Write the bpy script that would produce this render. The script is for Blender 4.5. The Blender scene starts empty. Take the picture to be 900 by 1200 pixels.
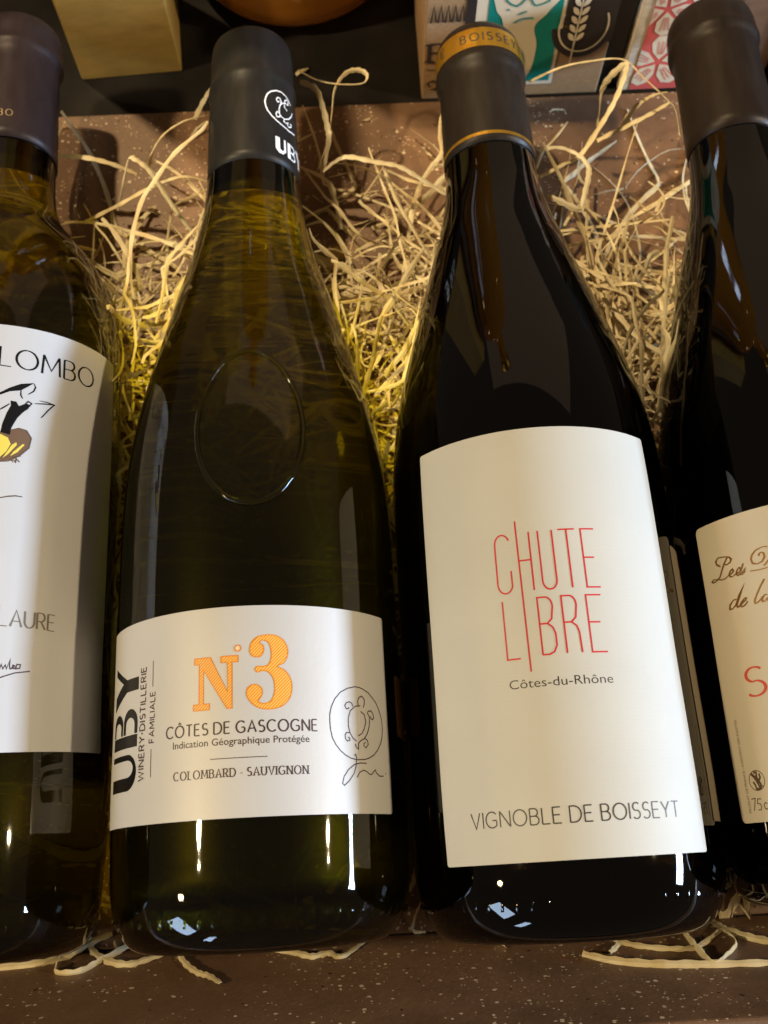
import bpy, bmesh, math, random
from mathutils import Vector, Matrix
from mathutils.geometry import tessellate_polygon
random.seed(7)
C = bpy.context.scene.collection
SC = bpy.context.scene
K = 0.001                                # everything below is written in millimetres
R = math.radians
cos, sin, PI = math.cos, math.sin, math.pi

# ---------------------------------------------------------------- camera
cam = bpy.data.objects.new('camera', bpy.data.cameras.new('camera'))
C.objects.link(cam)
cam.data.sensor_fit = 'VERTICAL'; cam.data.sensor_height = 36; cam.data.sensor_width = 27; cam.data.lens = 36
cam.data.clip_start = 0.01; cam.data.clip_end = 20
m = Matrix(((0.9987198, 0.04771284, -0.0168003), (-0.05058424, 0.94202781, -0.33169993), (0, 0.33212512, 0.94323534)))
cam.matrix_world = Matrix.Translation((0, 0, 0.3415)) @ m.to_4x4()
SC.camera = cam
cam.data.dof.use_dof = True; cam.data.dof.focus_distance = 0.275; cam.data.dof.aperture_fstop = 22.0

# ---------------------------------------------------------------- world and lamps
w = bpy.data.worlds.new('World'); SC.world = w; w.use_nodes = True
w.node_tree.nodes['Background'].inputs[0].default_value = (1.0, 0.78, 0.58, 1)
w.node_tree.nodes['Background'].inputs[1].default_value = 0.085
SC.view_settings.view_transform = 'Standard'; SC.view_settings.look = 'None'
SC.view_settings.exposure = 0; SC.view_settings.gamma = 1

def lamp(name, loc, target, sx, sy, power, col, shape='RECTANGLE'):
    d = bpy.data.lights.new(name, 'AREA'); d.shape = shape; d.size = sx*K; d.size_y = sy*K
    d.energy = power; d.color = col
    o = bpy.data.objects.new(name, d); C.objects.link(o)
    o.location = Vector(loc)*K
    dr = Vector(target)*K - o.location
    x = dr.cross(Vector((0, 0, 1))).normalized()          # local x stays level, local y runs up
    z = -dr.normalized(); y = z.cross(x)
    if y.z < 0: x = -x; y = -y
    mm = Matrix((x, y, z)).transposed().to_4x4(); mm.translation = o.location
    o.matrix_world = mm
    o.data.cycles.is_caustics_light = name.startswith('warm')
    return o
def spot(name, loc, target, power, col, cone, blend, size):
    d = bpy.data.lights.new(name, 'SPOT'); d.energy = power; d.color = col; d.spot_size = math.radians(cone); d.spot_blend = blend; d.shadow_soft_size = size*K
    o = bpy.data.objects.new(name, d); C.objects.link(o); o.location = Vector(loc)*K
    o.rotation_euler = (Vector(target)-Vector(loc)).to_track_quat('-Z', 'Y').to_euler(); return o
lamp('warm_spot_left', (-960, 20, 1160), (0, 110, 30), 80, 80, 14.5, (1.0, .78, .45), 'DISK')
lamp('warm_spot_right', (960, 10, 720), (0, 120, 30), 40, 40, 6.8, (1.0, .77, .45), 'DISK')
lamp('cool_window', (1100, -60, 315), (0, 60, 40), 420, 110, 20, (.56, .74, 1.0))
lamp('cool_window_front', (-1000, -760, 480), (0, 0, 40), 420, 260, 4.0, (.55, .74, 1.0))
lamp('wall_glow_stand_in', (150, 1000, 640), (0, 120, 0), 1100, 620, .5, (1.0, .68, .42))  # added warm panel for brown reflections in the glass, standing in for a wall
spot('added_back_fill', (-420, 620, 1150), (15, 258, 0), 60.0, (1.0, .75, .42), 14, .5, 25)  # added fill spot, brightens the straw and the back of the tray floor
# added yellow spots imitating light the olive bottle would focus and tint on straw
spot('yellow_glow_right', (-60, 200, 900), (3, 156, 10), 26, (1.0, .74, .02), 5.4, 1.0, 6)
spot('yellow_glow_left', (-58, 260, 890), (-67, 170, 10), 26, (1.0, .74, .02), 4.0, 1.0, 6)
lamp('warm_spot_low', (-560, -150, 420), (0, 0, 40), 44, 44, .55, (1.0, .72, .36), 'DISK')
lamp('cool_glint_lamp', (-520, -980, 300), (0, 0, 40), 90, 240, .8, (.55, .74, 1.0))  # added small lamp that breaks up the bluish glints on the bottle heels

# ---------------------------------------------------------------- materials
def mat(name, col=(.5, .5, .5), rough=.5, **kw):
    m = bpy.data.materials.new(name); m.use_nodes = True
    b = m.node_tree.nodes['Principled BSDF']
    b.inputs['Base Color'].default_value = (*col, 1); b.inputs['Roughness'].default_value = rough
    for k, v in kw.items(): b.inputs[k.replace('_', ' ')].default_value = v
    return m
def nd(m, t, **kw):
    n = m.node_tree.nodes.new(t)
    for k, v in kw.items():
        if hasattr(n, k): setattr(n, k, v)
        else: n.inputs[k].default_value = v
    return n
def lk(m, a, b): m.node_tree.links.new(a, b)
def bs(m): return m.node_tree.nodes['Principled BSDF']
def coords(m, kind='Object', scale=(1, 1, 1)):
    tc = nd(m, 'ShaderNodeTexCoord'); mp = nd(m, 'ShaderNodeMapping'); mp.inputs['Scale'].default_value = scale
    lk(m, tc.outputs[kind], mp.inputs['Vector']); return mp.outputs[0]
def ramp(m, src, stops):
    r = nd(m, 'ShaderNodeValToRGB'); e = r.color_ramp.elements
    while len(e) < len(stops): e.new(.5)
    for i, (p, c) in enumerate(stops):
        e[i].position = p; e[i].color = (*c, 1) if len(c) == 3 else c
    lk(m, src, r.inputs[0]); return r.outputs[0]
def bump(m, src, dist, strength=1.0):
    b = nd(m, 'ShaderNodeBump'); b.inputs['Distance'].default_value = dist; b.inputs['Strength'].default_value = strength
    lk(m, src, b.inputs['Height']); lk(m, b.outputs[0], bs(m).inputs['Normal']); return b
def mixc(m, fac, a, b):
    x = nd(m, 'ShaderNodeMix', data_type='RGBA')
    if hasattr(fac, 'links'): lk(m, fac, x.inputs[0])
    else: x.inputs[0].default_value = fac
    for s, i in ((a, 6), (b, 7)):
        if hasattr(s, 'links'): lk(m, s, x.inputs[i])
        else: x.inputs[i].default_value = (*s, 1)
    return x.outputs[2]
def mathn(m, op, a, b=None):
    x = nd(m, 'ShaderNodeMath', operation=op)
    for s, i in ((a, 0), (b, 1)):
        if s is None: continue
        if hasattr(s, 'links'): lk(m, s, x.inputs[i])
        else: x.inputs[i].default_value = s
    return x.outputs[0]

def paper(name, col, weave=0.0, sheen=0.0):
    m = mat(name, col, .62)
    v = coords(m)
    n = nd(m, 'ShaderNodeTexNoise', Scale=900, Detail=4); lk(m, v, n.inputs['Vector'])
    n2 = nd(m, 'ShaderNodeTexNoise', Scale=45, Detail=3); lk(m, v, n2.inputs['Vector'])
    c = mixc(m, ramp(m, n2.outputs[0], [(.35, (0, 0, 0)), (.7, (1, 1, 1))]), tuple(x*.955 for x in col), col)
    lk(m, c, bs(m).inputs['Base Color'])
    h = n.outputs[0]
    if weave:
        wv = nd(m, 'ShaderNodeTexWave', wave_type='BANDS', bands_direction='Y', Scale=330, Distortion=3.0, Detail=2)
        wv.inputs['Detail Scale'].default_value = .5
        lk(m, coords(m, 'Object', (.35, 1, .35)), wv.inputs['Vector'])
        h = mathn(m, 'ADD', mathn(m, 'MULTIPLY', wv.outputs[1], weave), h)
    bump(m, h, .00006, .55)
    if sheen:
        bs(m).inputs['Metallic'].default_value = sheen; bs(m).inputs['Roughness'].default_value = .5
    return m
M = {}
M['label_silver'] = paper('pearl_paper', (.57, .565, .56), 0, .08)
M['label_cream'] = paper('laid_paper', (.565, .555, .505), .22)
M['label_white'] = paper('white_paper', (.59, .59, .60), .15)
M['label_beige'] = paper('beige_paper', (.60, .53, .41), 0)
M['label_back'] = paper('back_label_paper', (.16, .13, .09), 0)
M['label_orange'] = paper('orange_paper', (.50, .22, .05), 0)
def ink(name, col, rough=.5, **kw): M[name] = mat(name, col, rough, **kw)
ink('ink_plum', (.045, .022, .03)); ink('ink_black', (.008, .008, .009), .25)
ink('ink_red', (.58, .02, .03)); ink('ink_grey', (.17, .145, .11)); ink('ink_dark', (.03, .025, .025))
ink('ink_bronze', (.42, .22, .06), .3, Metallic=.75); ink('ink_rust', (.55, .07, .04)); ink('ink_white', (.85, .87, .9), .4)
ink('ink_orange', (.72, .23, .003)); ink('ink_wash', (.16, .09, .05)); ink('ink_yellow', (.80, .64, .10)); ink('ink_sepia', (.10, .06, .03))
ink('ink_peach', (.85, .62, .40)); ink('ink_dimgold', (.40, .28, .16), .35, Metallic=.6); ink('ink_teal', (.0, .25, .22), .5); ink('ink_cream', (.80, .70, .52), .6); ink('ink_coral', (.72, .12, .10), .6)
# orange hatch of the big characters
m = mat('hatch_orange', (.95, .55, .12), .5)
wv = nd(m, 'ShaderNodeTexWave', wave_type='BANDS', bands_direction='DIAGONAL', Scale=1.0); wv.inputs['Distortion'].default_value = 0
lk(m, coords(m, 'UV', (-7.6, 7.6, 7.6)), wv.inputs['Vector'])
lk(m, ramp(m, wv.outputs[1], [(.30, (.74, .25, .003)), (.55, (.88, .50, .12))]), bs(m).inputs['Base Color'])
M['hatch'] = m

def foil(name, col, rough=.42, metal=.1):
    m = mat(name, col, rough+.06, Metallic=metal)
    bs(m).inputs['Specular IOR Level'].default_value = .2
    v = coords(m, 'Object', (1, .25, 1))
    n = nd(m, 'ShaderNodeTexNoise', Scale=260, Detail=5); lk(m, v, n.inputs['Vector'])
    n2 = nd(m, 'ShaderNodeTexNoise', Scale=1600, Detail=2); lk(m, coords(m), n2.inputs['Vector'])
    lk(m, ramp(m, n.outputs[0], [(.3, tuple(c*.82 for c in col)), (.75, tuple(c*1.15 for c in col))]), bs(m).inputs['Base Color'])
    lk(m, ramp(m, n.outputs[0], [(.3, (rough*.85,)*3), (.8, (rough*1.2,)*3)]), bs(m).inputs['Roughness'])
    bump(m, mathn(m, 'ADD', n.outputs[0], mathn(m, 'MULTIPLY', n2.outputs[0], .3)), .00025, .45)
    return m
M['cap_char'] = foil('charcoal_foil', (.016, .0155, .0155))
M['cap_plum'] = foil('plum_foil', (.023, .015, .016))
M['cap_brown'] = foil('dark_brown_foil', (.017, .013, .0105))
M['cap_brown2'] = foil('brown_black_foil', (.018, .0115, .008))
M['gold'] = foil('gold_foil', (.52, .29, .035), .33, .8)

def glass(name, tint, thru, thin=(1, 1, 1)):
    m = bpy.data.materials.new(name); m.use_nodes = True; nt = m.node_tree; nt.nodes.clear()
    out = nt.nodes.new('ShaderNodeOutputMaterial')
    refr = nt.nodes.new('ShaderNodeBsdfRefraction'); refr.inputs['IOR'].default_value = 1.42; refr.inputs['Roughness'].default_value = .02
    refr.inputs['Color'].default_value = (*tint, 1)
    tr = nt.nodes.new('ShaderNodeBsdfTransparent'); tr.inputs['Color'].default_value = (*thin, 1)
    gl = nt.nodes.new('ShaderNodeBsdfGlossy'); gl.inputs['Roughness'].default_value = .03
    mx = nt.nodes.new('ShaderNodeMixShader'); mx.inputs[0].default_value = thru
    fr = nt.nodes.new('ShaderNodeFresnel'); fr.inputs['IOR'].default_value = 1.62
    mx2 = nt.nodes.new('ShaderNodeMixShader')
    nt.links.new(refr.outputs[0], mx.inputs[1]); nt.links.new(tr.outputs[0], mx.inputs[2])
    nt.links.new(fr.outputs[0], mx2.inputs[0]); nt.links.new(mx.outputs[0], mx2.inputs[1]); nt.links.new(gl.outputs[0], mx2.inputs[2])
    nt.links.new(mx2.outputs[0], out.inputs['Surface'])
    tc = nt.nodes.new('ShaderNodeTexCoord'); mp = nt.nodes.new('ShaderNodeMapping'); mp.inputs['Scale'].default_value = (1, .35, 1)
    n = nt.nodes.new('ShaderNodeTexNoise'); n.inputs['Scale'].default_value = 55; n.inputs['Detail'].default_value = 3
    b = nt.nodes.new('ShaderNodeBump'); b.inputs['Distance'].default_value = .0005; b.inputs['Strength'].default_value = .17
    nt.links.new(tc.outputs['Object'], mp.inputs[0]); nt.links.new(mp.outputs[0], n.inputs['Vector']); nt.links.new(n.outputs[0], b.inputs['Height'])
    for s in (refr, gl): nt.links.new(b.outputs[0], s.inputs['Normal'])
    return m
M['glass_green'] = glass('olive_glass', (.80, .79, .10), .15, (.95, .93, .15))
M['glass_seal'] = glass('seal_glass', (.75, .72, .35), .80, (.97, .96, .55))
M['glass_dark'] = glass('dark_glass', (.10, .06, .02), .05, (.4, .25, .08))
M['glass_leaf'] = glass('leaf_glass', (.66, .60, .14), .15, (.9, .85, .15))
M['glass_black'] = glass('black_glass', (.06, .045, .025), .04, (.3, .2, .1))
M['wine_red'] = mat('red_wine', (.006, .002, .003), .2)
M['wine_leaf'] = mat('wine_in_dark_glass', (.045, .036, .006), .15)
def wine_clear():
    m = bpy.data.materials.new('white_wine'); m.use_nodes = True; nt = m.node_tree; nt.nodes.clear()
    out = nt.nodes.new('ShaderNodeOutputMaterial'); t = nt.nodes.new('ShaderNodeBsdfTransparent'); t.inputs[0].default_value = (.99, .98, .7, 1)
    g = nt.nodes.new('ShaderNodeBsdfGlossy'); g.inputs['Roughness'].default_value = .35; g.inputs[0].default_value = (.5, .45, .1, 1)
    d = nt.nodes.new('ShaderNodeBsdfDiffuse'); d.inputs[0].default_value = (.035, .028, .004, 1)
    a = nt.nodes.new('ShaderNodeMixShader'); a.inputs[0].default_value = .06; b = nt.nodes.new('ShaderNodeMixShader'); b.inputs[0].default_value = WINE_D
    nt.links.new(t.outputs[0], a.inputs[1]); nt.links.new(g.outputs[0], a.inputs[2]); nt.links.new(a.outputs[0], b.inputs[1]); nt.links.new(d.outputs[0], b.inputs[2])
    nt.links.new(b.outputs[0], out.inputs[0])
    va = nt.nodes.new('ShaderNodeVolumeAbsorption'); va.inputs[0].default_value = (.86, .845, .0, 1); va.inputs[1].default_value = 70
    nt.links.new(va.outputs[0], out.inputs['Volume']); return m
WINE_D = .008
M['wine_white'] = wine_clear()

# speckled brown board
m = mat('speckled_board', (.24, .14, .075), .5)
v = coords(m)
n = nd(m, 'ShaderNodeTexNoise', Scale=24, Detail=8, Roughness=.7); lk(m, v, n.inputs['Vector'])
base = ramp(m, n.outputs[0], [(.3, (.15, .082, .042)), (.7, (.27, .150, .080))])
n3 = nd(m, 'ShaderNodeTexNoise', Scale=700, Detail=3); lk(m, v, n3.inputs['Vector'])
base = mixc(m, mathn(m, 'MULTIPLY', n3.outputs[0], .5), base, (.10, .05, .03))
def specks(scale, rad, keep, seed):
    mp = coords(m, 'Object', (scale, scale, scale)); 
    dn = nd(m, 'ShaderNodeTexNoise', Scale=1.7, Detail=1); lk(m, mp, dn.inputs['Vector'])
    ad = nd(m, 'ShaderNodeVectorMath', operation='MULTIPLY_ADD'); lk(m, dn.outputs[1], ad.inputs[0]); ad.inputs[1].default_value = (.5, .5, .5)
    lk(m, mp, ad.inputs[2])
    vo = nd(m, 'ShaderNodeTexVoronoi', Scale=1.0); vo.inputs['Randomness'].default_value = 1
    lk(m, ad.outputs[0], vo.inputs['Vector'])
    sp = nd(m, 'ShaderNodeSeparateColor'); lk(m, vo.outputs['Color'], sp.inputs[0])
    k = mathn(m, 'GREATER_THAN', sp.outputs[seed], keep)
    rr = mathn(m, 'MULTIPLY', sp.outputs[(seed+1) % 3], rad)
    k = mathn(m, 'MULTIPLY', k, mathn(m, 'GREATER_THAN', n.outputs[0], (.46, .40, .50)[seed]))
    return mathn(m, 'MULTIPLY', mathn(m, 'LESS_THAN', vo.outputs['Distance'], rr), k)
st = nd(m, 'ShaderNodeTexNoise', Scale=7, Detail=9, Roughness=.72); lk(m, v, st.inputs['Vector'])
base = mixc(m, ramp(m, st.outputs[0], [(.50, (0, 0, 0)), (.66, (.7, .7, .7))]), base, (.075, .045, .028))
base = mixc(m, specks(480, .32, .58, 0), base, (.62, .50, .36))
base = mixc(m, specks(380, .22, .80, 1), base, (.025, .015, .01))
base = mixc(m, specks(900, .36, .70, 2), base, (.50, .38, .26))
lk(m, base, bs(m).inputs['Base Color'])
bump(m, n3.outputs[0], .0002, .5)
M['board'] = m
m = mat('black_table', (.012, .010, .009), .7, Specular_IOR_Level=.15)
n = nd(m, 'ShaderNodeTexNoise', Scale=40, Detail=6); lk(m, coords(m), n.inputs['Vector'])
lk(m, ramp(m, n.outputs[0], [(.35, (.008, .007, .006)), (.7, (.02, .016, .013))]), bs(m).inputs['Base Color'])
bump(m, n.outputs[0], .0005, .4); M['table'] = m
def straw(name, c0, c1):
    m = mat(name, c1, .5); oi = nd(m, 'ShaderNodeObjectInfo')
    n = nd(m, 'ShaderNodeTexNoise', Scale=130, Detail=2); lk(m, coords(m), n.inputs['Vector'])
    f = nd(m, 'ShaderNodeTexNoise', Scale=1.0, Detail=4); lk(m, coords(m, 'UV', (3.0, .35, 1)), f.inputs['Vector'])
    c = mixc(m, ramp(m, n.outputs[0], [(.35, (0, 0, 0)), (.65, (1, 1, 1))]), c0, c1)
    c = mixc(m, mathn(m, 'MULTIPLY', f.outputs[0], .38), c, tuple(x*.55 for x in c0))
    lk(m, c, bs(m).inputs['Base Color'])
    bump(m, f.outputs[0], .0003, .6)
    tl = nd(m, 'ShaderNodeBsdfTranslucent'); lk(m, c, tl.inputs[0])
    mx = nd(m, 'ShaderNodeMixShader'); mx.inputs[0].default_value = .18
    out = [x for x in m.node_tree.nodes if x.type == 'OUTPUT_MATERIAL'][0]
    lk(m, bs(m).outputs[0], mx.inputs[1]); lk(m, tl.outputs[0], mx.inputs[2]); lk(m, mx.outputs[0], out.inputs[0])
    return m
M['straw'] = straw('wood_wool', (.72, .57, .31), (.91, .81, .54))
M['straw_pale'] = straw('pale_wood_wool', (.80, .68, .44), (.93, .86, .64))
def card(name, col, scale=60, rough=.65):
    m = mat(name, col, rough); n = nd(m, 'ShaderNodeTexNoise', Scale=scale, Detail=7, Roughness=.65); lk(m, coords(m, 'Object', (1, 1, 3)), n.inputs['Vector'])
    lk(m, ramp(m, n.outputs[0], [(.3, tuple(c*.8 for c in col)), (.7, tuple(min(1, c*1.12) for c in col))]), bs(m).inputs['Base Color'])
    bump(m, n.outputs[0], .0002, .4); return m
M['kraft'] = card('kraft_card', (.42, .26, .13), 400)
M['yellow'] = card('mustard_card', (.36, .22, .05), 80, .5)
M['creamcard'] = card('cream_card', (.78, .67, .50), 120)
M['browncard'] = card('brown_card', (.22, .13, .08), 120)
M['blackcard'] = card('black_card', (.012, .011, .012), 120, .4)
M['orange_glass'] = mat('amber_glass', (.52, .20, .02), .06, Transmission_Weight=.35, Coat_Weight=.5)

# ---------------------------------------------------------------- mesh helpers
def link(name, verts, faces, material, parent=None, smooth=False, uvs=None, sc=K):
    me = bpy.data.meshes.new(name)
    me.from_pydata([(x*sc, y*sc, z*sc) for x, y, z in verts], [], faces)
    if uvs is not None:
        l = me.uv_layers.new(name='uv')
        for lp in me.loops: l.data[lp.index].uv = uvs[lp.vertex_index]
    if smooth: me.shade_smooth()
    me.materials.append(material); me.validate(); me.update()
    o = bpy.data.objects.new(name, me); C.objects.link(o)
    if parent: o.parent = parent
    return o
def tag(o, label=None, cat=None, group=None, kind=None):
    for k, v in (('label', label), ('category', cat), ('group', group), ('kind', kind)):
        if v: o[k] = v
    return o
def empty(name, loc, rz=0, label=None, cat=None, group=None):
    o = bpy.data.objects.new(name, None); C.objects.link(o); o.location = Vector(loc)*K
    o.rotation_euler.z = R(rz); o.empty_display_size = .01
    return tag(o, label, cat, group)
def box(x0, y0, z0, x1, y1, z1):
    v = [(x, y, z) for x in (x0, x1) for y in (y0, y1) for z in (z0, z1)]
    return v, [(0, 1, 3, 2), (4, 6, 7, 5), (0, 4, 5, 1), (2, 3, 7, 6), (0, 2, 6, 4), (1, 5, 7, 3)]
def bevel(o, wd=.0006, seg=2):
    md = o.modifiers.new('bevel', 'BEVEL'); md.width = wd; md.segments = seg; md.limit_method = 'ANGLE'; return o
def prism_x(x0, x1, prof):
    n = len(prof); v = [(x0, y, z) for y, z in prof] + [(x1, y, z) for y, z in prof]
    f = [(i, (i+1) % n, (i+1) % n+n, i+n) for i in range(n)] + [tuple(range(n))[::-1], tuple(range(n, 2*n))]
    return v, f
def fixn(o):
    bm = bmesh.new(); bm.from_mesh(o.data); bmesh.ops.recalc_face_normals(bm, faces=bm.faces); bm.to_mesh(o.data); bm.free(); return o
def smoothprof(p, sub=6):
    """Catmull-Rom through (y, r); repeated points keep a corner"""
    out = []
    for i in range(len(p)-1):
        a = p[max(i-1, 0)]; b = p[i]; c = p[i+1]; d = p[min(i+2, len(p)-1)]
        if b == c: continue
        L = math.dist(b, c); k = max(1, min(sub, int(L/1.0)+1))
        for j in range(k):
            t = j/k
            # centripetal-like damping: tangents scaled to this segment
            def tan(p0, p1, p2):
                l0 = math.dist(p0, p1) or L; l1 = math.dist(p1, p2) or L
                if p0 == p1: return ((p2[0]-p1[0])/l1, (p2[1]-p1[1])/l1)
                if p1 == p2: return ((p1[0]-p0[0])/l0, (p1[1]-p0[1])/l0)
                return (((p1[0]-p0[0])/l0*l1+(p2[0]-p1[0])/l1*l0)/(l0+l1), ((p1[1]-p0[1])/l0*l1+(p2[1]-p1[1])/l1*l0)/(l0+l1))
            tb = tan(a, b, c); tc_ = tan(b, c, d)
            h = (2*t**3-3*t*t+1, t**3-2*t*t+t, -2*t**3+3*t*t, t**3-t*t)
            out.append(tuple(h[0]*b[q]+h[1]*tb[q]*L+h[2]*c[q]+h[3]*tc_[q]*L for q in (0, 1)))
    out.append(p[-1])
    return [(y, max(r, 0)) for y, r in out]
def lathe(name, prof, material, parent, y0, seg=128, sub=6, closed=False, wob=0):
    pr = smoothprof(prof, sub); v = []; f = []; rings = []
    for (y, r) in pr:
        if r < .01: rings.append([len(v)]); v.append((0, y-y0, 0))
        else:
            rings.append(list(range(len(v), len(v)+seg)))
            for k in range(seg):
                a = 2*PI*k/seg; rr = r*(1+wob*sin(3*a+y*.05)+wob*.6*sin(7*a-y*.09)); v.append((rr*sin(a), y-y0, rr*cos(a)))
    pairs = list(zip(rings, rings[1:])) + ([(rings[-1], rings[0])] if closed else [])
    for a, b in pairs:
        for k in range(seg):
            k2 = (k+1) % seg
            if len(a) == 1 and len(b) == 1: break
            if len(a) == 1: f.append((a[0], b[k2], b[k]))
            elif len(b) == 1: f.append((a[k2], b[0], a[k]))
            else: f.append((a[k2], b[k2], b[k], a[k]))
    return link(name, v, f, material, parent, True)
def rad(prof, y):
    for (a, ra), (b, rb) in zip(prof, prof[1:]):
        if a <= y <= b and b > a: return ra+(rb-ra)*(y-a)/(b-a)
    return prof[-1][1]

# ---- flat print: polygons in (u, v) millimetres wrapped onto a cylinder or laid on a plane
class Flat:
    def __init__(s): s.v = []; s.f = []; s.lay = []; s.n = 0
    def poly(s, pts, lv=None):
        lv = (s.n % 7) if lv is None else lv; s.n += 1
        b = len(s.v); s.v += [(p[0], p[1]) for p in pts]; s.lay += [lv]*len(pts)
        for t in tessellate_polygon([[Vector((p[0], p[1], 0)) for p in pts]]): s.f.append(tuple(b+i for i in t))
    def stroke(s, pts, w=.3, thin=None, closed=False, serif=0, taper=False):
        """a pen line; thin = width of horizontal runs relative to upright ones"""
        P = [Vector((p[0], p[1])) for p in pts]
        P = [p for i, p in enumerate(P) if i == 0 or (p-P[i-1]).length > 1e-5]
        n = len(P)
        if n < 2: return
        lv = s.n % 7; s.n += 1; L = []; Rr = []
        for i in range(n):
            a = P[i-1] if (i > 0 or closed) else P[i]; c = P[(i+1) % n] if (i < n-1 or closed) else P[i]
            d1 = (P[i]-a).normalized() if (P[i]-a).length > 0 else None; d2 = (c-P[i]).normalized() if (c-P[i]).length > 0 else None
            d = ((d1 or d2)+(d2 or d1)); d = d.normalized() if d.length > 1e-6 else (d1 or d2)
            nn = Vector((-d.y, d.x)); k = 1.0
            if d1 and d2: k = min(1.9, 1/max(.35, nn.dot(Vector((-d1.y, d1.x)))))
            ww = w
            if thin is not None: ww = w*(thin+(1-thin)*abs(d.y))
            if taper: ww = w*(.35+.65*sin(PI*min(1, max(0, (i+.3)/(n-.4)))))
            L.append(P[i]+nn*ww/2*k); Rr.append(P[i]-nn*ww/2*k)
        b = len(s.v)
        for l, r in zip(L, Rr): s.v += [tuple(l), tuple(r)]; s.lay += [lv, lv]
        m_ = n if closed else n-1
        for i in range(m_):
            j = (i+1) % n; s.f.append((b+2*i, b+2*i+1, b+2*j+1, b+2*j))
        if serif:
            tops = serif if isinstance(serif, tuple) else None
            for q, nb in ((P[0], P[1]), (P[-1], P[-2])):
                d = (q-nb).normalized()
                if abs(d.y) > .75 and tops and min(abs(q.y-t) for t in tops) < .02*abs(tops[1]-tops[0])+.01:
                    h = abs(tops[1]-tops[0])*.19; tk = abs(tops[1]-tops[0])*.085
                    yy = q.y+(-tk/2 if d.y > 0 else tk/2)
                    s.poly([(q.x-h, yy-tk/2), (q.x+h, yy-tk/2), (q.x+h, yy+tk/2), (q.x-h, yy+tk/2)])
    def xf(s, fn, start=0):
        for i in range(start, len(s.v)): s.v[i] = fn(*s.v[i])
    def cut(s, step):
        bm = bmesh.new(); lay = bm.verts.layers.float.new('lv'); vs = []
        for p, l in zip(s.v, s.lay):
            q = bm.verts.new((p[0], p[1], 0)); q[lay] = l; vs.append(q)
        for f in s.f:
            try: bm.faces.new([vs[i] for i in f])
            except ValueError: pass
        if not s.v: return bm, lay
        lo = min(p[0] for p in s.v); hi = max(p[0] for p in s.v); x = math.floor(lo/step)*step+step
        while x < hi:
            bmesh.ops.bisect_plane(bm, geom=bm.verts[:]+bm.edges[:]+bm.faces[:], plane_co=(x, 0, 0), plane_no=(1, 0, 0)); x += step
        lo = min(p[1] for p in s.v); hi = max(p[1] for p in s.v); x = math.floor(lo/5)*5+5
        while x < hi:
            bmesh.ops.bisect_plane(bm, geom=bm.verts[:]+bm.edges[:]+bm.faces[:], plane_co=(0, x, 0), plane_no=(0, 1, 0)); x += 5
        return bm, lay
    def wrap(s, name, material, parent, Rc, y0, off=.12, rfun=None):
        bm, lay = s.cut(1.6); bm.verts.index_update()
        V = []; UV = []
        for q in bm.verts:
            u, vv = q.co.x, q.co.y; rr = (rfun or CURF)(vv)+off+q[lay]*.003; a = u/Rc
            V.append((rr*sin(a), vv-y0, rr*cos(a))); UV.append((u*.1, vv*.1))
        F = []
        for f in bm.faces:
            ids = [q.index for q in f.verts]; ar = sum(f.verts[i].co.x*f.verts[(i+1) % len(ids)].co.y-f.verts[(i+1) % len(ids)].co.x*f.verts[i].co.y for i in range(len(ids)))
            F.append(ids if ar > 0 else ids[::-1])
        bm.free()
        return link(name, V, F, material, parent, False, UV)
    def plane(s, name, material, parent, org, ex, ey, off=.25):
        n = Vector(ex).cross(Vector(ey)); V = []
        for (u, v_), l in zip(s.v, s.lay): V.append(tuple(Vector(org)+Vector(ex)*u+Vector(ey)*v_+n*(off+l*.01)))
        return link(name, V, s.f, material, parent)

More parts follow.
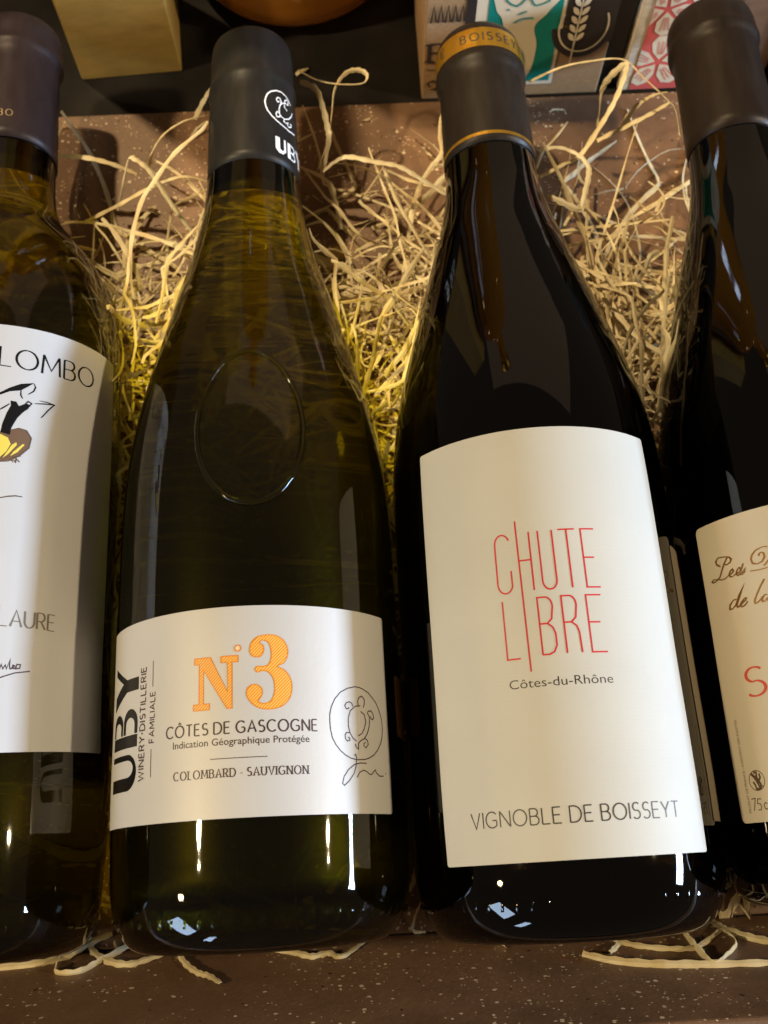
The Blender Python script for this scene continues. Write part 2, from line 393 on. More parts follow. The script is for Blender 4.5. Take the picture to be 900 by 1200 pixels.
def arc(cx, cy, rx, ry, a0, a1, n=14): return [(cx+rx*cos(R(a0+(a1-a0)*i/n)), cy+ry*sin(R(a0+(a1-a0)*i/n))) for i in range(n+1)]
O_ = lambda w: arc(w/2, .5, w/2, .5, 90, 450, 30)
GL = {  # width, strokes, on a cap height of 1
 'A': (.80, [[(0, 0), (.40, 1), (.80, 0)], [(.15, .33), (.65, .33)]]),
 'B': (.62, [[(.0, 0), (0, 1)], [(0, 1), (.32, 1)]+arc(.32, .765, .24, .235, 90, -90)+[(0, .53)], [(0, .53), (.34, .53)]+arc(.34, .265, .28, .265, 90, -90)+[(0, 0)]]),
 'C': (.84, [arc(.48, .5, .48, .5, 45, 315, 26)]),
 'D': (.78, [[(0, 0), (0, 1)], [(0, 1), (.3, 1)]+arc(.3, .5, .48, .5, 90, -90, 20)+[(0, 0)]]),
 'E': (.56, [[(0, 0), (0, 1)], [(0, 1), (.54, 1)], [(0, .52), (.48, .52)], [(0, 0), (.56, 0)]]),
 'F': (.54, [[(0, 0), (0, 1)], [(0, 1), (.54, 1)], [(0, .48), (.46, .48)]]),
 'G': (.88, [arc(.48, .5, .48, .5, 45, 318, 26)+[(.84, .42)], [(.52, .46), (.84, .46)]]),
 'H': (.74, [[(0, 0), (0, 1)], [(.74, 0), (.74, 1)], [(0, .52), (.74, .52)]]),
 'I': (.0, [[(0, 0), (0, 1)]]),
 'L': (.52, [[(0, 0), (0, 1)], [(0, 0), (.52, 0)]]),
 'M': (.90, [[(0, 0), (.06, 1)], [(.06, 1), (.45, .2), (.84, 1)], [(.84, 1), (.90, 0)]]),
 'N': (.76, [[(0, 0), (0, 1)], [(0, 1), (.76, 0)], [(.76, 0), (.76, 1)]]),
 'O': (.98, [O_(.98)]),
 'P': (.60, [[(0, 0), (0, 1)], [(0, 1), (.3, 1)]+arc(.3, .73, .29, .27, 90, -90)+[(0, .46)]]),
 'R': (.64, [[(0, 0), (0, 1)], [(0, 1), (.3, 1)]+arc(.3, .74, .28, .26, 90, -90)+[(0, .48)], [(.3, .48), (.64, 0)]]),
 'S': (.56, [arc(.30, .745, .26, .255, 40, 250, 16)+arc(.27, .265, .29, .265, 75, -140, 18)]),
 'T': (.66, [[(.33, 0), (.33, 1)], [(0, 1), (.66, 1)]]),
 'U': (.72, [[(0, 1), (0, .38)]+arc(.36, .38, .36, .38, 180, 360)+[(.72, 1)]]),
 'V': (.78, [[(0, 1), (.39, 0), (.78, 1)]]),
 'W': (1.1, [[(0, 1), (.28, 0), (.55, .9), (.82, 0), (1.1, 1)]]),
 'Y': (.72, [[(0, 1), (.36, .45), (.72, 1)], [(.36, .45), (.36, 0)]]),
 '-': (.34, [[(0, .38), (.34, .38)]]), '.': (.1, [[(0, 0.0), (.08, 0.0)]]), '+': (.16, [arc(.08, .5, .05, .05, 0, 360, 8)]),
 '^': (.3, [[(0, 1.12), (.15, 1.26), (.3, 1.12)]]),
}
def caps(fl, text, u0, u1, v0, h, w=.1, thin=None, serif=False, gap=.22, small=None, xs=None):
    """spaced capitals fitted between u0 and u1; small = cap height ratio after the first letter"""
    items = []; x = 0
    for i, ch in enumerate(text):
        if ch == ' ': x += .38; continue
        s_ = small if (small and i > 0 and text[i-1] != ' ') else 1
        if ch == 'Ô': items.append(('^', x+.34*s_, s_)); ch = 'O'
        items.append((ch, x, s_)); x += GL[ch][0]*s_+gap
    tot = x-gap; k = (u1-u0)/tot
    for ch, px, s_ in items:
        for st in GL[ch][1]:
            pts = [(u0+(px+a*s_)*k, v0+b*h*s_) for a, b in st]
            fl.stroke(pts, w*h, thin, serif=((v0, v0+h*s_) if serif else 0))
def font_text(fl, text, u0, u1, v0, h, weight=0.0, shear=0.0):
    """built-in font, fitted to a width and to a height of the letter body"""
    cu = bpy.data.curves.new('txt', 'FONT'); cu.body = text; cu.size = 1; cu.resolution_u = 3; cu.offset = weight; cu.shear = shear
    o = bpy.data.objects.new('txt', cu); C.objects.link(o); bpy.context.view_layer.update()
    me = bpy.data.meshes.new_from_object(o.evaluated_get(bpy.context.evaluated_depsgraph_get()))
    xs = [v.co.x for v in me.vertices]; k = (u1-u0)/(max(xs)-min(xs)); ky = h/.70
    b = len(fl.v); fl.v += [(u0+(v.co.x-min(xs))*k, v0+v.co.y*ky) for v in me.vertices]; fl.lay += [0]*len(me.vertices)
    fl.f += [tuple(b+i for i in p.vertices) for p in me.polygons]
    bpy.data.objects.remove(o); bpy.data.meshes.remove(me); bpy.data.curves.remove(cu)

def label_sheet(name, material, parent, Rc, y0, u0, u1, v0, v1, off=.16, slope=0, um=0, corner=.8, thick=.10):
    """a paper rectangle with rounded corners wrapped on the body; has an edge"""
    pts = []
    for cx, cy, a in ((u1-corner, v1-corner, 0), (u0+corner, v1-corner, 90), (u0+corner, v0+corner, 180), (u1-corner, v0+corner, 270)):
        pts += arc(cx, cy, corner, corner, a, a+90, 4)
    fl = Flat(); fl.poly(pts, 0)
    if slope: fl.xf(lambda u, v: (u, v+slope*(u-um)))
    o = fl.wrap(name, material, parent, Rc, y0, off)
    o.data.shade_smooth()
    md = o.modifiers.new('paper', 'SOLIDIFY'); md.thickness = thick*K; md.offset = -1
    md = o.modifiers.new('edges', 'EDGE_SPLIT'); md.split_angle = R(40)
    return o
# traced outlines: pen lines on the labels and single straw strands, in millimetres
TR= {'turtle':[[(31.05,46.55),(28.47,45.96),(26.17,44.78),(24.41,43.0),(23.28,40.9),(22.77,38.97),(22.7,37.07),(22.83,35.06),(23.27,33.06),(24.23,31.33),(25.52,29.86),(27.01,28.78),(28.56,28.07),(30.19,27.74),(31.56,27.73),(33.36,27.8),(35.29,28.31),(37.17,29.17),(38.78,30.42),(40.3,32.2),(41.19,33.97),(41.64,36.11),(41.59,38.22),(41.01,40.03),(40.17,41.55),(39.13,43.04),(37.67,44.23),(36.08,45.41),(34.15,46.16),(32.48,46.54),(31.05,46.55)],[(32.74,41.65),(30.94,41.44),(29.17,40.16),(28.42,38.32),(28.32,36.27),(28.72,34.5),(29.64,33.15),(30.79,32.43)],[(32.84,40.19),(34.1,39.45),(34.56,37.66),(33.87,35.8),(32.86,34.45),(31.56,33.82)],[(35.3,39.93),(36.04,39.07),(35.87,36.71),(34.94,34.58),(33.7,33.22),(32.2,32.5),(31.45,31.83),(31.37,30.43),(30.7,30.78),(30.24,31.65)],[(32.02,41.65),(31.91,42.95),(32.51,43.91),(33.46,44.25),(34.36,43.54),(34.36,42.35),(33.84,41.26)],[(30.07,41.25),(29.78,42.14),(28.96,42.48),(27.96,42.16),(27.44,41.36),(27.88,40.61),(28.54,40.64),(28.72,41.04)],[(35.3,39.93),(35.74,40.49),(36.77,40.66),(37.57,39.99),(37.92,38.96),(37.31,38.33),(36.62,38.59),(36.54,39.24)],[(28.56,34.5),(27.59,34.46),(27.18,33.94),(27.2,32.92),(27.81,32.32),(28.63,32.6),(28.55,33.1),(28.01,33.33)],[(33.89,33.28),(34.81,32.76),(35.06,31.75),(34.11,30.81),(33.39,31.28),(33.43,31.92),(34.01,32.21)],[(29.91,28.74),(30.33,29.05),(30.55,28.0),(30.27,25.99),(29.5,24.23),(27.96,22.47),(26.35,21.23),(25.76,21.72),(26.3,23.44),(27.78,25.19),(29.79,26.48),(31.87,26.91),(34.04,26.87)],[(30.45,23.25),(31.38,24.52),(32.83,25.11),(33.91,24.84),(35.0,24.13),(35.79,24.15),(37.3,25.35),(37.86,24.48),(39.12,23.82),(40.99,23.9)],[(41.9,24.67),(42.19,24.47)]],'cap2':[[(19.76,245.47),(15.94,244.47),(12.67,244.93),(10.45,245.72),(8.44,247.08),(7.02,248.81),(6.33,250.56),(6.03,252.45),(6.38,254.25),(7.12,256.19),(8.35,257.68),(10.7,259.19),(13.01,259.77),(15.3,259.45),(16.8,258.51),(18.05,257.15)],[(16.31,255.84),(14.85,255.79),(13.2,254.89),(11.98,253.3),(11.54,251.36),(11.61,249.41),(12.45,248.47),(13.98,248.38),(16.11,249.8),(18.03,252.24),(18.69,254.19)],[(14.02,254.84),(14.25,253.55),(15.47,252.95)],[(12.28,253.76),(12.61,255.38),(12.05,256.49),(11.08,256.24),(10.52,255.08),(11.05,254.22),(11.84,254.94)],[(14.3,255.59),(14.54,256.9),(15.62,257.94),(16.37,257.61),(16.15,255.73)],[(11.62,249.7),(10.64,249.86),(10.14,248.66),(10.49,247.54),(11.47,247.93),(11.94,248.86)],[(13.66,248.17),(13.44,247.08),(14.6,246.96),(15.68,247.97),(15.28,246.74),(15.99,246.2),(17.48,247.26),(17.52,248.31),(16.68,248.1)]],'cap2u':[(9.05,238.98),(9.72,233.76),(19.44,243.63),(20.03,233.42),(11.84,233.66)],'ink_fill':[[(16.37,134.39),(19.22,136.63),(22.16,138.41),(26.05,139.65),(23.78,137.59),(22.29,136.36),(19.29,135.47),(16.89,134.01)],[(19.73,132.61),(21.25,132.61),(22.1,131.32),(24.09,132.63),(25.17,132.3),(24.72,131.02),(23.25,129.52),(21.84,127.48),(20.53,124.35),(20.19,122.0),(17.69,122.47),(18.0,125.08),(18.99,128.7),(19.98,131.2)]],'ink_body':[(15.33,121.3),(17.67,122.75),(20.1,123.42),(22.56,124.33),(24.65,123.89),(25.93,121.98),(25.48,119.01),(23.09,116.15),(20.7,114.44),(17.83,113.29),(15.89,113.5)],'ink_yellow':[[(15.65,120.21),(17.73,121.9),(19.76,121.07),(20.62,119.23),(19.55,116.79),(17.74,114.57),(16.05,114.64)],[(20.89,118.99),(22.08,120.05),(22.28,119.23),(20.09,116.03),(18.71,114.7)],[(21.52,117.11),(23.87,119.83),(24.4,119.65),(22.53,117.01),(20.62,115.55)]],'ink_line':[[(26.46,133.09),(29.45,133.77),(32.31,134.26)],[(27.74,134.31),(29.97,134.46),(32.31,134.26),(30.41,131.9),(28.87,129.52),(28.5,129.13)],[(22.39,136.39),(22.39,134.91),(22.97,133.85)],[(25.96,139.33),(26.4,138.25),(25.95,136.94),(24.43,135.55)],[(16.74,129.1),(18.14,130.3),(19.55,131.59)],[(16.64,134.14),(16.95,134.66),(17.27,134.36)],[(23.84,132.46),(24.57,133.34),(25.56,132.86),(24.94,131.66)],[(20.94,114.48),(21.47,114.0),(21.17,114.8)],[(21.68,114.6),(22.22,113.96),(22.41,115.01),(22.15,115.07)],[(22.67,114.77),(23.32,114.16)],[(21.39,115.28),(23.5,116.05)],[(20.1,123.42),(22.55,124.44),(24.64,124.12),(26.08,122.02),(25.59,118.92),(23.1,115.98),(20.23,113.97),(17.82,113.46)],[(18.56,102.79),(20.94,103.54),(22.89,103.95),(24.65,103.96)]],'sign':[[(20.6,55.32),(21.32,56.03),(21.89,55.25),(22.3,56.63),(22.77,55.44),(23.35,56.56),(23.68,55.49),(24.55,58.15),(24.41,56.36),(24.6,55.55),(25.38,55.75),(25.73,56.45),(25.32,56.63),(25.11,55.86),(25.92,55.65),(26.37,56.91),(27.26,56.85),(27.12,55.88),(26.19,55.67),(26.13,56.48)],[(20.81,52.5),(23.29,53.57),(25.86,54.55),(29.95,55.29)]],'les':[[(-44.25,77.18),(-45.5,78.01),(-45.7,79.02),(-44.7,79.84),(-42.58,79.55),(-40.8,79.04),(-40.23,78.25),(-40.75,77.46),(-42.13,77.06),(-42.79,77.56)],[(-41.46,79.07),(-42.76,77.71),(-43.87,76.13),(-45.08,74.25),(-46.49,73.54),(-47.85,73.28),(-48.33,73.73),(-47.65,74.18),(-46.0,73.82),(-44.47,73.3),(-43.07,73.4),(-42.0,73.98),(-40.85,74.2),(-40.18,74.8),(-40.35,75.41),(-41.15,75.06),(-41.64,74.26),(-41.55,73.45),(-40.78,73.25),(-39.69,73.68),(-38.79,73.81),(-37.93,74.14),(-37.36,74.98),(-36.76,76.06)],[(-37.93,74.14),(-37.95,75.14),(-38.34,75.24),(-39.1,74.51),(-39.41,73.66),(-39.03,73.1),(-38.35,73.39),(-37.43,73.76),(-36.44,74.59),(-36.79,73.6),(-37.55,73.12),(-38.46,73.17)],[(-29.1,78.99),(-30.55,79.25),(-32.46,78.81),(-33.75,77.75),(-34.27,76.65),(-34.03,75.36),(-32.71,74.87),(-31.26,75.28),(-30.41,76.3),(-30.43,77.38),(-31.1,77.85),(-31.76,77.55),(-31.93,76.98)],[(-35.09,73.41),(-32.55,73.16),(-30.12,73.25)],[(-29.29,75.42),(-30.35,74.46),(-31.03,74.01)],[(-40.7,66.76),(-41.8,66.72),(-43.14,65.67),(-43.46,64.52),(-42.66,64.33),(-41.19,65.2),(-39.75,67.59),(-37.49,70.4),(-39.26,67.78),(-40.79,65.4),(-40.86,64.51),(-39.89,64.58),(-38.86,65.4),(-37.94,65.79),(-37.67,66.33),(-38.15,66.44),(-39.16,65.62),(-39.83,64.87),(-39.44,64.23),(-38.35,64.52),(-37.35,65.35)],[(-31.54,70.34),(-32.9,68.69),(-34.37,66.61),(-35.3,65.02),(-35.28,64.27),(-34.47,64.38),(-33.42,65.05),(-32.84,65.67)],[(-31.43,65.95),(-32.32,66.0),(-33.09,65.12),(-33.17,64.39),(-32.58,64.26),(-31.44,65.06),(-31.49,64.32),(-31.05,63.93)]],'pict':[(-46.85,18.23),(-43.39,20.76),(-41.5,17.71),(-44.53,15.51)],'pict2':[[(-45.61,20.03),(-44.67,19.21),(-44.05,17.72),(-43.2,15.98)],[(-44.77,20.18),(-43.85,20.09),(-43.9,19.14),(-44.87,19.0)],[(-44.82,18.51),(-43.85,18.65),(-42.95,17.14),(-43.05,15.97),(-44.46,15.86),(-44.72,16.83),(-45.29,17.84)],[(-43.0,19.76),(-42.75,18.78),(-43.4,17.9)]],'side':[(-48.36,34.62),(-48.27,10.0),(-48.05,34.08),(-47.59,9.96)],'75':[(-46.52,13.55),(-46.07,10.09),(-42.52,13.57),(-43.16,9.88)]}
ST= {'a':[(-90.3,246.1,8.0),(-81.3,250.1,30.0),(-78.1,248.7,33.0),(-72.9,244.4,32.0),(-68.6,237.5,30.0),(-62.8,228.4,27.0),(-55.8,219.5,22.0)],'b':[(-10.8,253.2,14.0),(-7.6,257.5,28.0),(-7.7,261.7,30.0),(-9.2,268.9,33.0),(-11.5,276.4,34.0),(-17.3,282.6,31.0)],'b2':[(-17.3,290.2,28.0),(-10.8,282.1,32.0),(-2.5,278.8,33.0),(6.1,277.9,34.0),(7.9,281.8,34.0),(4.8,284.3,34.0),(-0.1,283.9,33.0),(-4.5,277.4,32.0),(-6.2,267.4,30.0),(-8.0,259.2,26.0),(-12.6,253.7,16.0)],'c':[(-9.9,250.5,20.0),(-4.8,250.1,26.0),(0.0,249.0,29.0),(9.3,245.5,30.0),(17.6,243.2,30.0),(24.6,238.8,29.0),(34.4,233.1,26.0)],'d':[(71.2,252.5,24.0),(77.7,250.1,28.0),(83.5,243.2,32.0),(85.8,236.6,34.0),(85.6,232.9,34.0),(83.1,224.6,34.0),(81.1,220.0,32.0),(75.2,226.9,28.0),(72.2,231.9,24.0)],'e':[(71.2,243.7,20.0),(79.4,245.5,24.0),(85.2,246.3,28.0),(93.0,255.1,34.0),(98.5,263.0,38.0),(102.0,270.8,42.0),(101.8,273.4,43.0),(96.8,271.0,40.0),(94.7,269.4,34.0),(94.9,265.8,26.0),(95.3,264.8,20.0)],'f':[(67.8,273.7,36.0),(79.0,277.7,38.0),(89.8,278.4,40.0),(101.9,276.7,42.0),(108.5,267.8,42.0),(115.0,258.6,42.0),(118.7,254.4,40.0),(120.2,246.4,36.0)],'g':[(110.4,206.5,24.0),(105.1,201.9,28.0),(102.1,195.7,28.0),(99.9,194.9,24.0),(97.0,196.5,20.0)],'h':[(-77.2,260.5,14.0),(-74.5,260.0,22.0),(-68.7,262.5,29.0),(-61.1,266.3,31.0),(-53.2,268.6,31.0)],'i':[(-57.3,268.9,29.0),(-53.9,274.9,31.0),(-50.4,279.7,33.0)],'j':[(102.2,258.6,27.0),(108.3,266.5,29.0),(115.0,270.4,30.0),(120.3,270.8,31.0)],'k':[(93.4,255.7,24.0),(102.5,257.8,28.0),(112.5,262.3,29.0),(121.0,266.9,30.0)],'l':[(-109.2,260.9,22.0),(-98.9,257.7,24.0),(-89.8,256.1,22.0),(-81.0,254.1,18.0)],'m':[(-101.3,238.0,12.0),(-86.5,239.1,20.0),(-72.8,243.0,25.0),(-61.5,245.0,27.0),(-53.2,244.6,24.0)],'n':[(12.6,248.6,22.0),(16.5,232.8,24.0),(21.9,218.2,26.0),(25.8,208.4,27.0),(29.7,204.1,24.0)]}
FR= {'p':[(-120.2,-21.0,10.0),(-105.6,-20.5,8.4),(-97.9,-19.3,4.5),(-91.2,-15.8,1.4),(-84.3,-13.5,1.2)],'q':[(-79.5,-17.1,1.2),(-85.5,-20.4,7.7),(-89.7,-22.6,15.1),(-96.3,-22.7,15.5),(-98.3,-21.2,10.5),(-99.6,-18.5,1.6),(-96.5,-14.8,1.2)],'q2':[(-91.9,-14.1,1.0),(-89.7,-18.5,1.7),(-83.9,-20.6,8.7),(-76.7,-21.7,12.1),(-70.1,-20.4,8.2),(-64.8,-18.7,2.7),(-62.2,-18.0,1.5)],'r':[(-63.5,-19.6,5.2),(-59.2,-22.4,14.3),(-54.6,-24.4,20.7),(-51.0,-25.2,23.5),(-47.1,-26.7,28.3)],'s':[(-38.9,-17.7,1.2),(-34.5,-20.0,6.4),(-27.8,-21.1,9.9),(-22.5,-22.2,13.7),(-17.6,-21.7,11.9),(-13.7,-22.6,14.8),(-8.7,-20.3,7.4),(-5.7,-18.4,1.2)],'t':[(55.9,-24.9,21.8),(63.6,-26.7,27.7),(74.6,-27.8,31.4),(88.3,-28.4,33.1),(105.6,-28.8,34.2)],'u':[(63.5,-19.8,5.2),(67.4,-22.0,12.4),(72.2,-23.7,18.2),(82.3,-24.9,22.0),(90.2,-24.5,20.6),(102.4,-20.4,7.5)],'v':[(63.8,-24.9,21.9),(67.7,-23.2,16.3),(71.5,-20.5,7.5)],'w':[(99.9,-19.3,3.7),(101.2,-21.4,10.8),(100.5,-24.5,20.9),(94.8,-26.9,28.4),(89.8,-28.1,32.2),(88.6,-24.8,21.6),(89.0,-20.9,8.8)],'x':[(100.5,-21.0,9.2),(105.4,-23.2,16.5),(111.1,-24.6,21.1)],'y':[(-123.7,-17.3,1.3),(-116.1,-15.2,1.2),(-109.7,-13.6,1.0)],'z':[(44.8,-20.6,7.9),(47.1,-21.1,9.6),(49.8,-20.4,7.4),(51.5,-19.2,3.7)]}
# ---------------------------------------------------------------- setting: black table, speckled display tray
table = tag(link('table', *box(-420, -260, -24, 460, 700, -4), M['table']), kind='structure')
tray = empty('display_tray', (0, 130, -4), 0, 'brown speckled display tray lined with wood wool, holding all the wine bottles', 'tray')
def tpart(name, x0, x1, prof, bv=.0012):
    o = fixn(link(name, *prism_x(x0, x1, [(y-130, z+4) for y, z in prof]), M['board'], tray)); bevel(o, bv, 3); return o
tpart('tray_floor', -240, 262, [(-18, -3.9), (298, -3.9), (298, 0), (-18, 0)], .0003)
tpart('front_board', -240, 262, [(-18.5, -3.9), (-18.5, .2), (-38.5, 62), (-52, 62), (-52, -3.9)], .0012)
tpart('side_board', -246.2, -240.2, [(-52, -3.9), (-52, 62), (-10, 62), (298, 12), (298, -3.9)])
tpart('side_board', 262.2, 268.2, [(-52, -3.9), (-52, 62), (-10, 62), (298, 12), (298, -3.9)])

# ---------------------------------------------------------------- wine bottles
PB = {
 1: [(-8, 0), (-9, 15), (-14, 27), (-16.6, 31), (-15.2, 35), (-12, 37.6), (-7, 39.3), (0, 40), (60, 40), (155, 40), (168, 39.7), (178, 38.6), (188, 36.2), (197, 32.6), (205, 27.2), (212, 21.6), (218, 17.8), (225, 16.0), (234, 15.3), (246, 14.9), (270, 14.2), (292, 13.8)],
 2: [(-8, 0), (-9, 15), (-14, 26), (-16.8, 30), (-16, 34.2), (-13, 37.4), (-9, 39.3), (-3, 40.6), (6, 41), (50, 41.1), (85, 41), (106, 40.6), (119, 39.8), (134.5, 37.4), (146.6, 34.9), (157, 32.0), (167, 29.3), (179, 26.2), (190, 22.9), (200, 20.2), (211, 17.8), (222, 16.35), (232, 15.7), (262, 14.9), (284, 14.3)],
 3: [(-9, 0), (-10, 15), (-15, 27), (-18.3, 31), (-17.4, 35.2), (-14, 38.7), (-10, 40.6), (-4, 41.8), (4, 42.1), (52, 41.9), (97, 41.6), (117, 41.1), (128, 40.1), (138, 38.3), (148, 35.9), (158, 33.1), (171, 29.6), (184, 25.6), (195, 22.6), (207, 18.8), (219, 16.3), (232, 15.6), (262, 14.7), (280, 14.2)],
 4: [(-7, 0), (-8, 15), (-11, 27), (-13.8, 31), (-12.9, 35.2), (-10, 38.4), (-6, 40.2), (0, 41.3), (8, 41.5), (70, 41.5), (110, 41.4), (122, 40.9), (134, 39.4), (146, 37), (157, 34.2), (167, 31.4), (181, 27.3), (198, 22.6), (210, 18.9), (221, 16.6), (234, 15.5), (262, 14.6), (286, 14.2)],
}
def fair(prof, y0_, sg):
    lo = [q for q in prof if q[0] <= y0_]; pr = smoothprof(prof, 8); top = prof[-1][0]; n_ = int((top-y0_)/3)
    ys = [y0_+(top-y0_)*i/n_ for i in range(n_+1)]; out = []
    for y in ys[1:]:
        wt = 0; sm = 0; s_ = min(sg, (y-y0_)/2+.1, (top-y)/2+.1)
        for j in range(-12, 13):
            yy = y+j*s_/4; ww = math.exp(-.5*(j/4)**2); sm += ww*rad([q for q in pr if q[0] >= -4], yy); wt += ww
        out.append((y, sm/wt))
    return lo+out
PB = {b: fair(PB[b], {1: 60, 2: 50, 3: 52, 4: 70}[b], {1: 3.5, 2: 8, 3: 8, 4: 8}[b]) for b in PB}
AX = {1: (-119, 40, -16.6, .18), 2: (-33.6, 41, -16.8, .12), 3: (50.7, 42.1, -18.3, .38), 4: (136.4, 41.5, -13.8, .1)}
CAPS = {
 1: [(243, 15.1), (243, 15.6), (243, 15.6),  (255, 15.2), (276, 14.6), (283, 14.65), (285.2, 15.4), (286.3, 15.6), (288, 15.1), (296, 14.7), (299, 13.6), (300.5, 11), (300.8, 5), (300.8, 0)],
 2: [(227.9, 15.8), (227.9, 16.1), (227.9, 16.1), (240, 15.9), (255, 15.55), (264.2, 15.35), (266.0, 15.75), (267.4, 15.6), (269.5, 15.2), (276, 14.9), (284, 14.5), (286.6, 13.9), (288, 12.4), (288.4, 6), (288.4, 0)],
 3: [(230.4, 15.7), (230.4, 16.1), (230.4, 16.1), (245, 15.7), (258, 15.4), (264, 15.3), (266.3, 16.05), (267.7, 16.35), (269.6, 16.05), (278, 15.7), (281.5, 15.0), (284, 13.4), (285.4, 10), (285.8, 5), (285.8, 0)],
 4: [(233.8, 15.6), (233.8, 16.0), (233.8, 16.0), (250, 15.6), (264, 15.2), (272, 15.2), (275.5, 15.3), (278, 16.2), (279.4, 16.45), (281.5, 16.05), (287, 15.7), (291, 14.6), (293, 12), (293.8, 6), (293.8, 0)],
}
LBL = {1: 'green bottle with a white label ending in OLOMBO above an ink drawing', 2: 'olive glass bottle with a wide low label reading N°3 in orange', 3: 'black bottle with a tall cream label reading CHUTE LIBRE in thin red letters', 4: 'dark bottle with a beige label in bronze script and a red initial S'}
def CURF_for(b):
    pr = smoothprof(PB[b], 6); k = max(range(len(pr)), key=lambda i: -abs(pr[i][0]-0)); pr = [q for q in pr[k-3:]]
    return lambda y: rad(pr, y)
def resample(prof, sub=5): return smoothprof(prof, sub)
def inner(prof, d, top):
    """the wine: inside surface of the glass up to the fill height"""
    p = []
    for y, r in prof:
        if y > top: break
        if r == 0: p.append((y+3, 0))
        elif y < -6: p.append((y+4.5, max(0, r-4.2)) if r < 31 else (max(y+3.4, -11), r-d-.6))
        else: p.append((y, r-d))
    q = [p[0]]
    for a in p[1:]:
        if a[1] > q[-1][1]-30 and a[0] >= q[-1][0]-6: q.append(a)
    rt = rad(prof, top)-d
    return q+[(top-.4, rt), (top, rt-.5), (top, rt-.5), (top, 0)]
FILL = {1: 238, 2: 221.5, 3: 219, 4: 222}
GM = {1: ('glass_leaf', 'wine_white'), 2: ('glass_green', 'wine_white'), 3: ('glass_dark', 'wine_red'), 4: ('glass_black', 'wine_red')}
CM = {1: 'cap_plum', 2: 'cap_char', 3: 'cap_brown', 4: 'cap_brown2'}
BT = {}
for b in (1, 2, 3, 4):
    xc, zc, yb, rot = AX[b]
    t = empty('wine_bottle', (xc, yb, zc), rot, LBL[b], 'wine bottle')
    t['group'] = 'wine bottles lying side by side in the tray'
    BT[b] = t
    g = lathe('glass_body', PB[b], M[GM[b][0]], t, yb, 160, 6, wob=.0002)
    lathe('wine', inner(PB[b], 3.0, FILL[b]), M[GM[b][1]], t, yb, 96, 4)
    if b == 2: WINE2 = C.objects[-1]; g.cycles.is_caustics_caster = True
    c = lathe('capsule', CAPS[b], M[CM[b]], t, yb, 96, 3)
    # cast knurls round the heel: too small to pick apart
    V = []; F = []; hp = [q for q in PB[b] if -13.5 < q[0] < -8][0]
    for k in range(64):
        a = 2*PI*k/64; bb = len(V); pts = []
        for dy, dr, da in ((-1.8, -.1, -.02), (-1.8, -.1, .012), (1.2, -.1, .035), (1.2, -.1, .003), (-.3, .6, .008)):
            yy = hp[0]+dy; rr = rad(PB[b][3:], yy)+dr; pts.append((rr*sin(a+da), yy-yb, rr*cos(a+da)))
        V += pts; F += [(bb, bb+1, bb+4), (bb+1, bb+2, bb+4), (bb+2, bb+3, bb+4), (bb+3, bb, bb+4)]
    tag(fixn(link('heel_knurling', V, F, M[GM[b][0]], t, True)), kind='stuff')

def capr(b):
    pr = smoothprof(CAPS[b][1:], 3); return lambda y: rad(pr, y)

# ---- bottle 1: white label, ink drawing
t = BT[1]; y0 = AX[1][2]; Rb = 40; CURF = CURF_for(1)
la = label_sheet('label', M['label_white'], t, Rb, y0, -56, 58.5, 33.6, 157, slope=.055, um=20)
fl = Flat()
caps(fl, 'OLOMBO', 8.5, 46.3, 143.4, 6.2, .115, .45, gap=.22)
fl.xf(lambda u, v: (u, v+.10*max(0, u-28)*.8)); 
fl.wrap('lettering', M['ink_black'], la, Rb, y0, 0.198)
fl = Flat(); caps(fl, 'LAURE', 20.6, 36.4, 67, 5.6, .11, .45, gap=.16, small=.8)
fl.wrap('lettering', M['ink_grey'], la, Rb, y0, 0.198)
fl = Flat()
for q in TR['ink_fill']: fl.poly(q)
for q in TR['ink_line'][:9]: fl.stroke(q, .42, taper=True)
fl.stroke(TR['ink_line'][-1], .3)
fl.wrap('ink_drawing', M['ink_black'], la, Rb, y0, 0.222)
fl = Flat(); fl.poly(TR['ink_body']); fl.wrap('ink_wash', M['ink_wash'], la, Rb, y0, 0.190)
fl = Flat()
for q in TR['ink_yellow']: fl.poly(q)
fl.wrap('yellow_wash', M['ink_yellow'], la, Rb, y0, 0.206)
fl = Flat(); 
for q in TR['ink_line'][7:13]: fl.stroke(q, .4, taper=True)
fl.wrap('ink_outline', M['ink_sepia'], la, Rb, y0, 0.238)
fl = Flat()
for q in TR['sign']: fl.stroke(q, .34)
fl.wrap('signature', M['ink_plum'], la, Rb, y0, 0.198)
fl = Flat(); caps(fl, 'COLOMBO', -14.5, 4.6, 251.5, 2.7, .14, .5, gap=.5, serif=True)
fl.wrap('lettering', M['ink_dimgold'], [o for o in t.children if o.name.startswith('capsule')][0], 15.3, y0, .12, capr(1))

# ---- bottle 2: wide low pearl label
t = BT[2]; y0 = AX[2][2]; Rb = 41.1; CURF = CURF_for(2)
la = label_sheet('label', M['label_silver'], t, Rb, y0, -51.8, 44.8, 14.3, 67.2)
label_sheet('back_label', M['label_orange'], t, Rb, y0, 52.0, 84, 35.2, 52.2)
# UBY, reading upwards; drawn flat with x along the text, then turned
def up(fl, s0, vtop_u, base_u): pass
fl = Flat()
H_ = 15.2                                              # cap height, from u=-31.6 (baseline) to u=-46.8
def blk(pts): fl.poly(pts)
def ring(cx, cy, ro, ri, a0, a1, n=16, eo=1, ei=1):
    a = arc(cx, cy, ro[0], ro[1], a0, a1, n); b_ = arc(cx, cy, ri[0], ri[1], a1, a0, n); blk(a+b_)
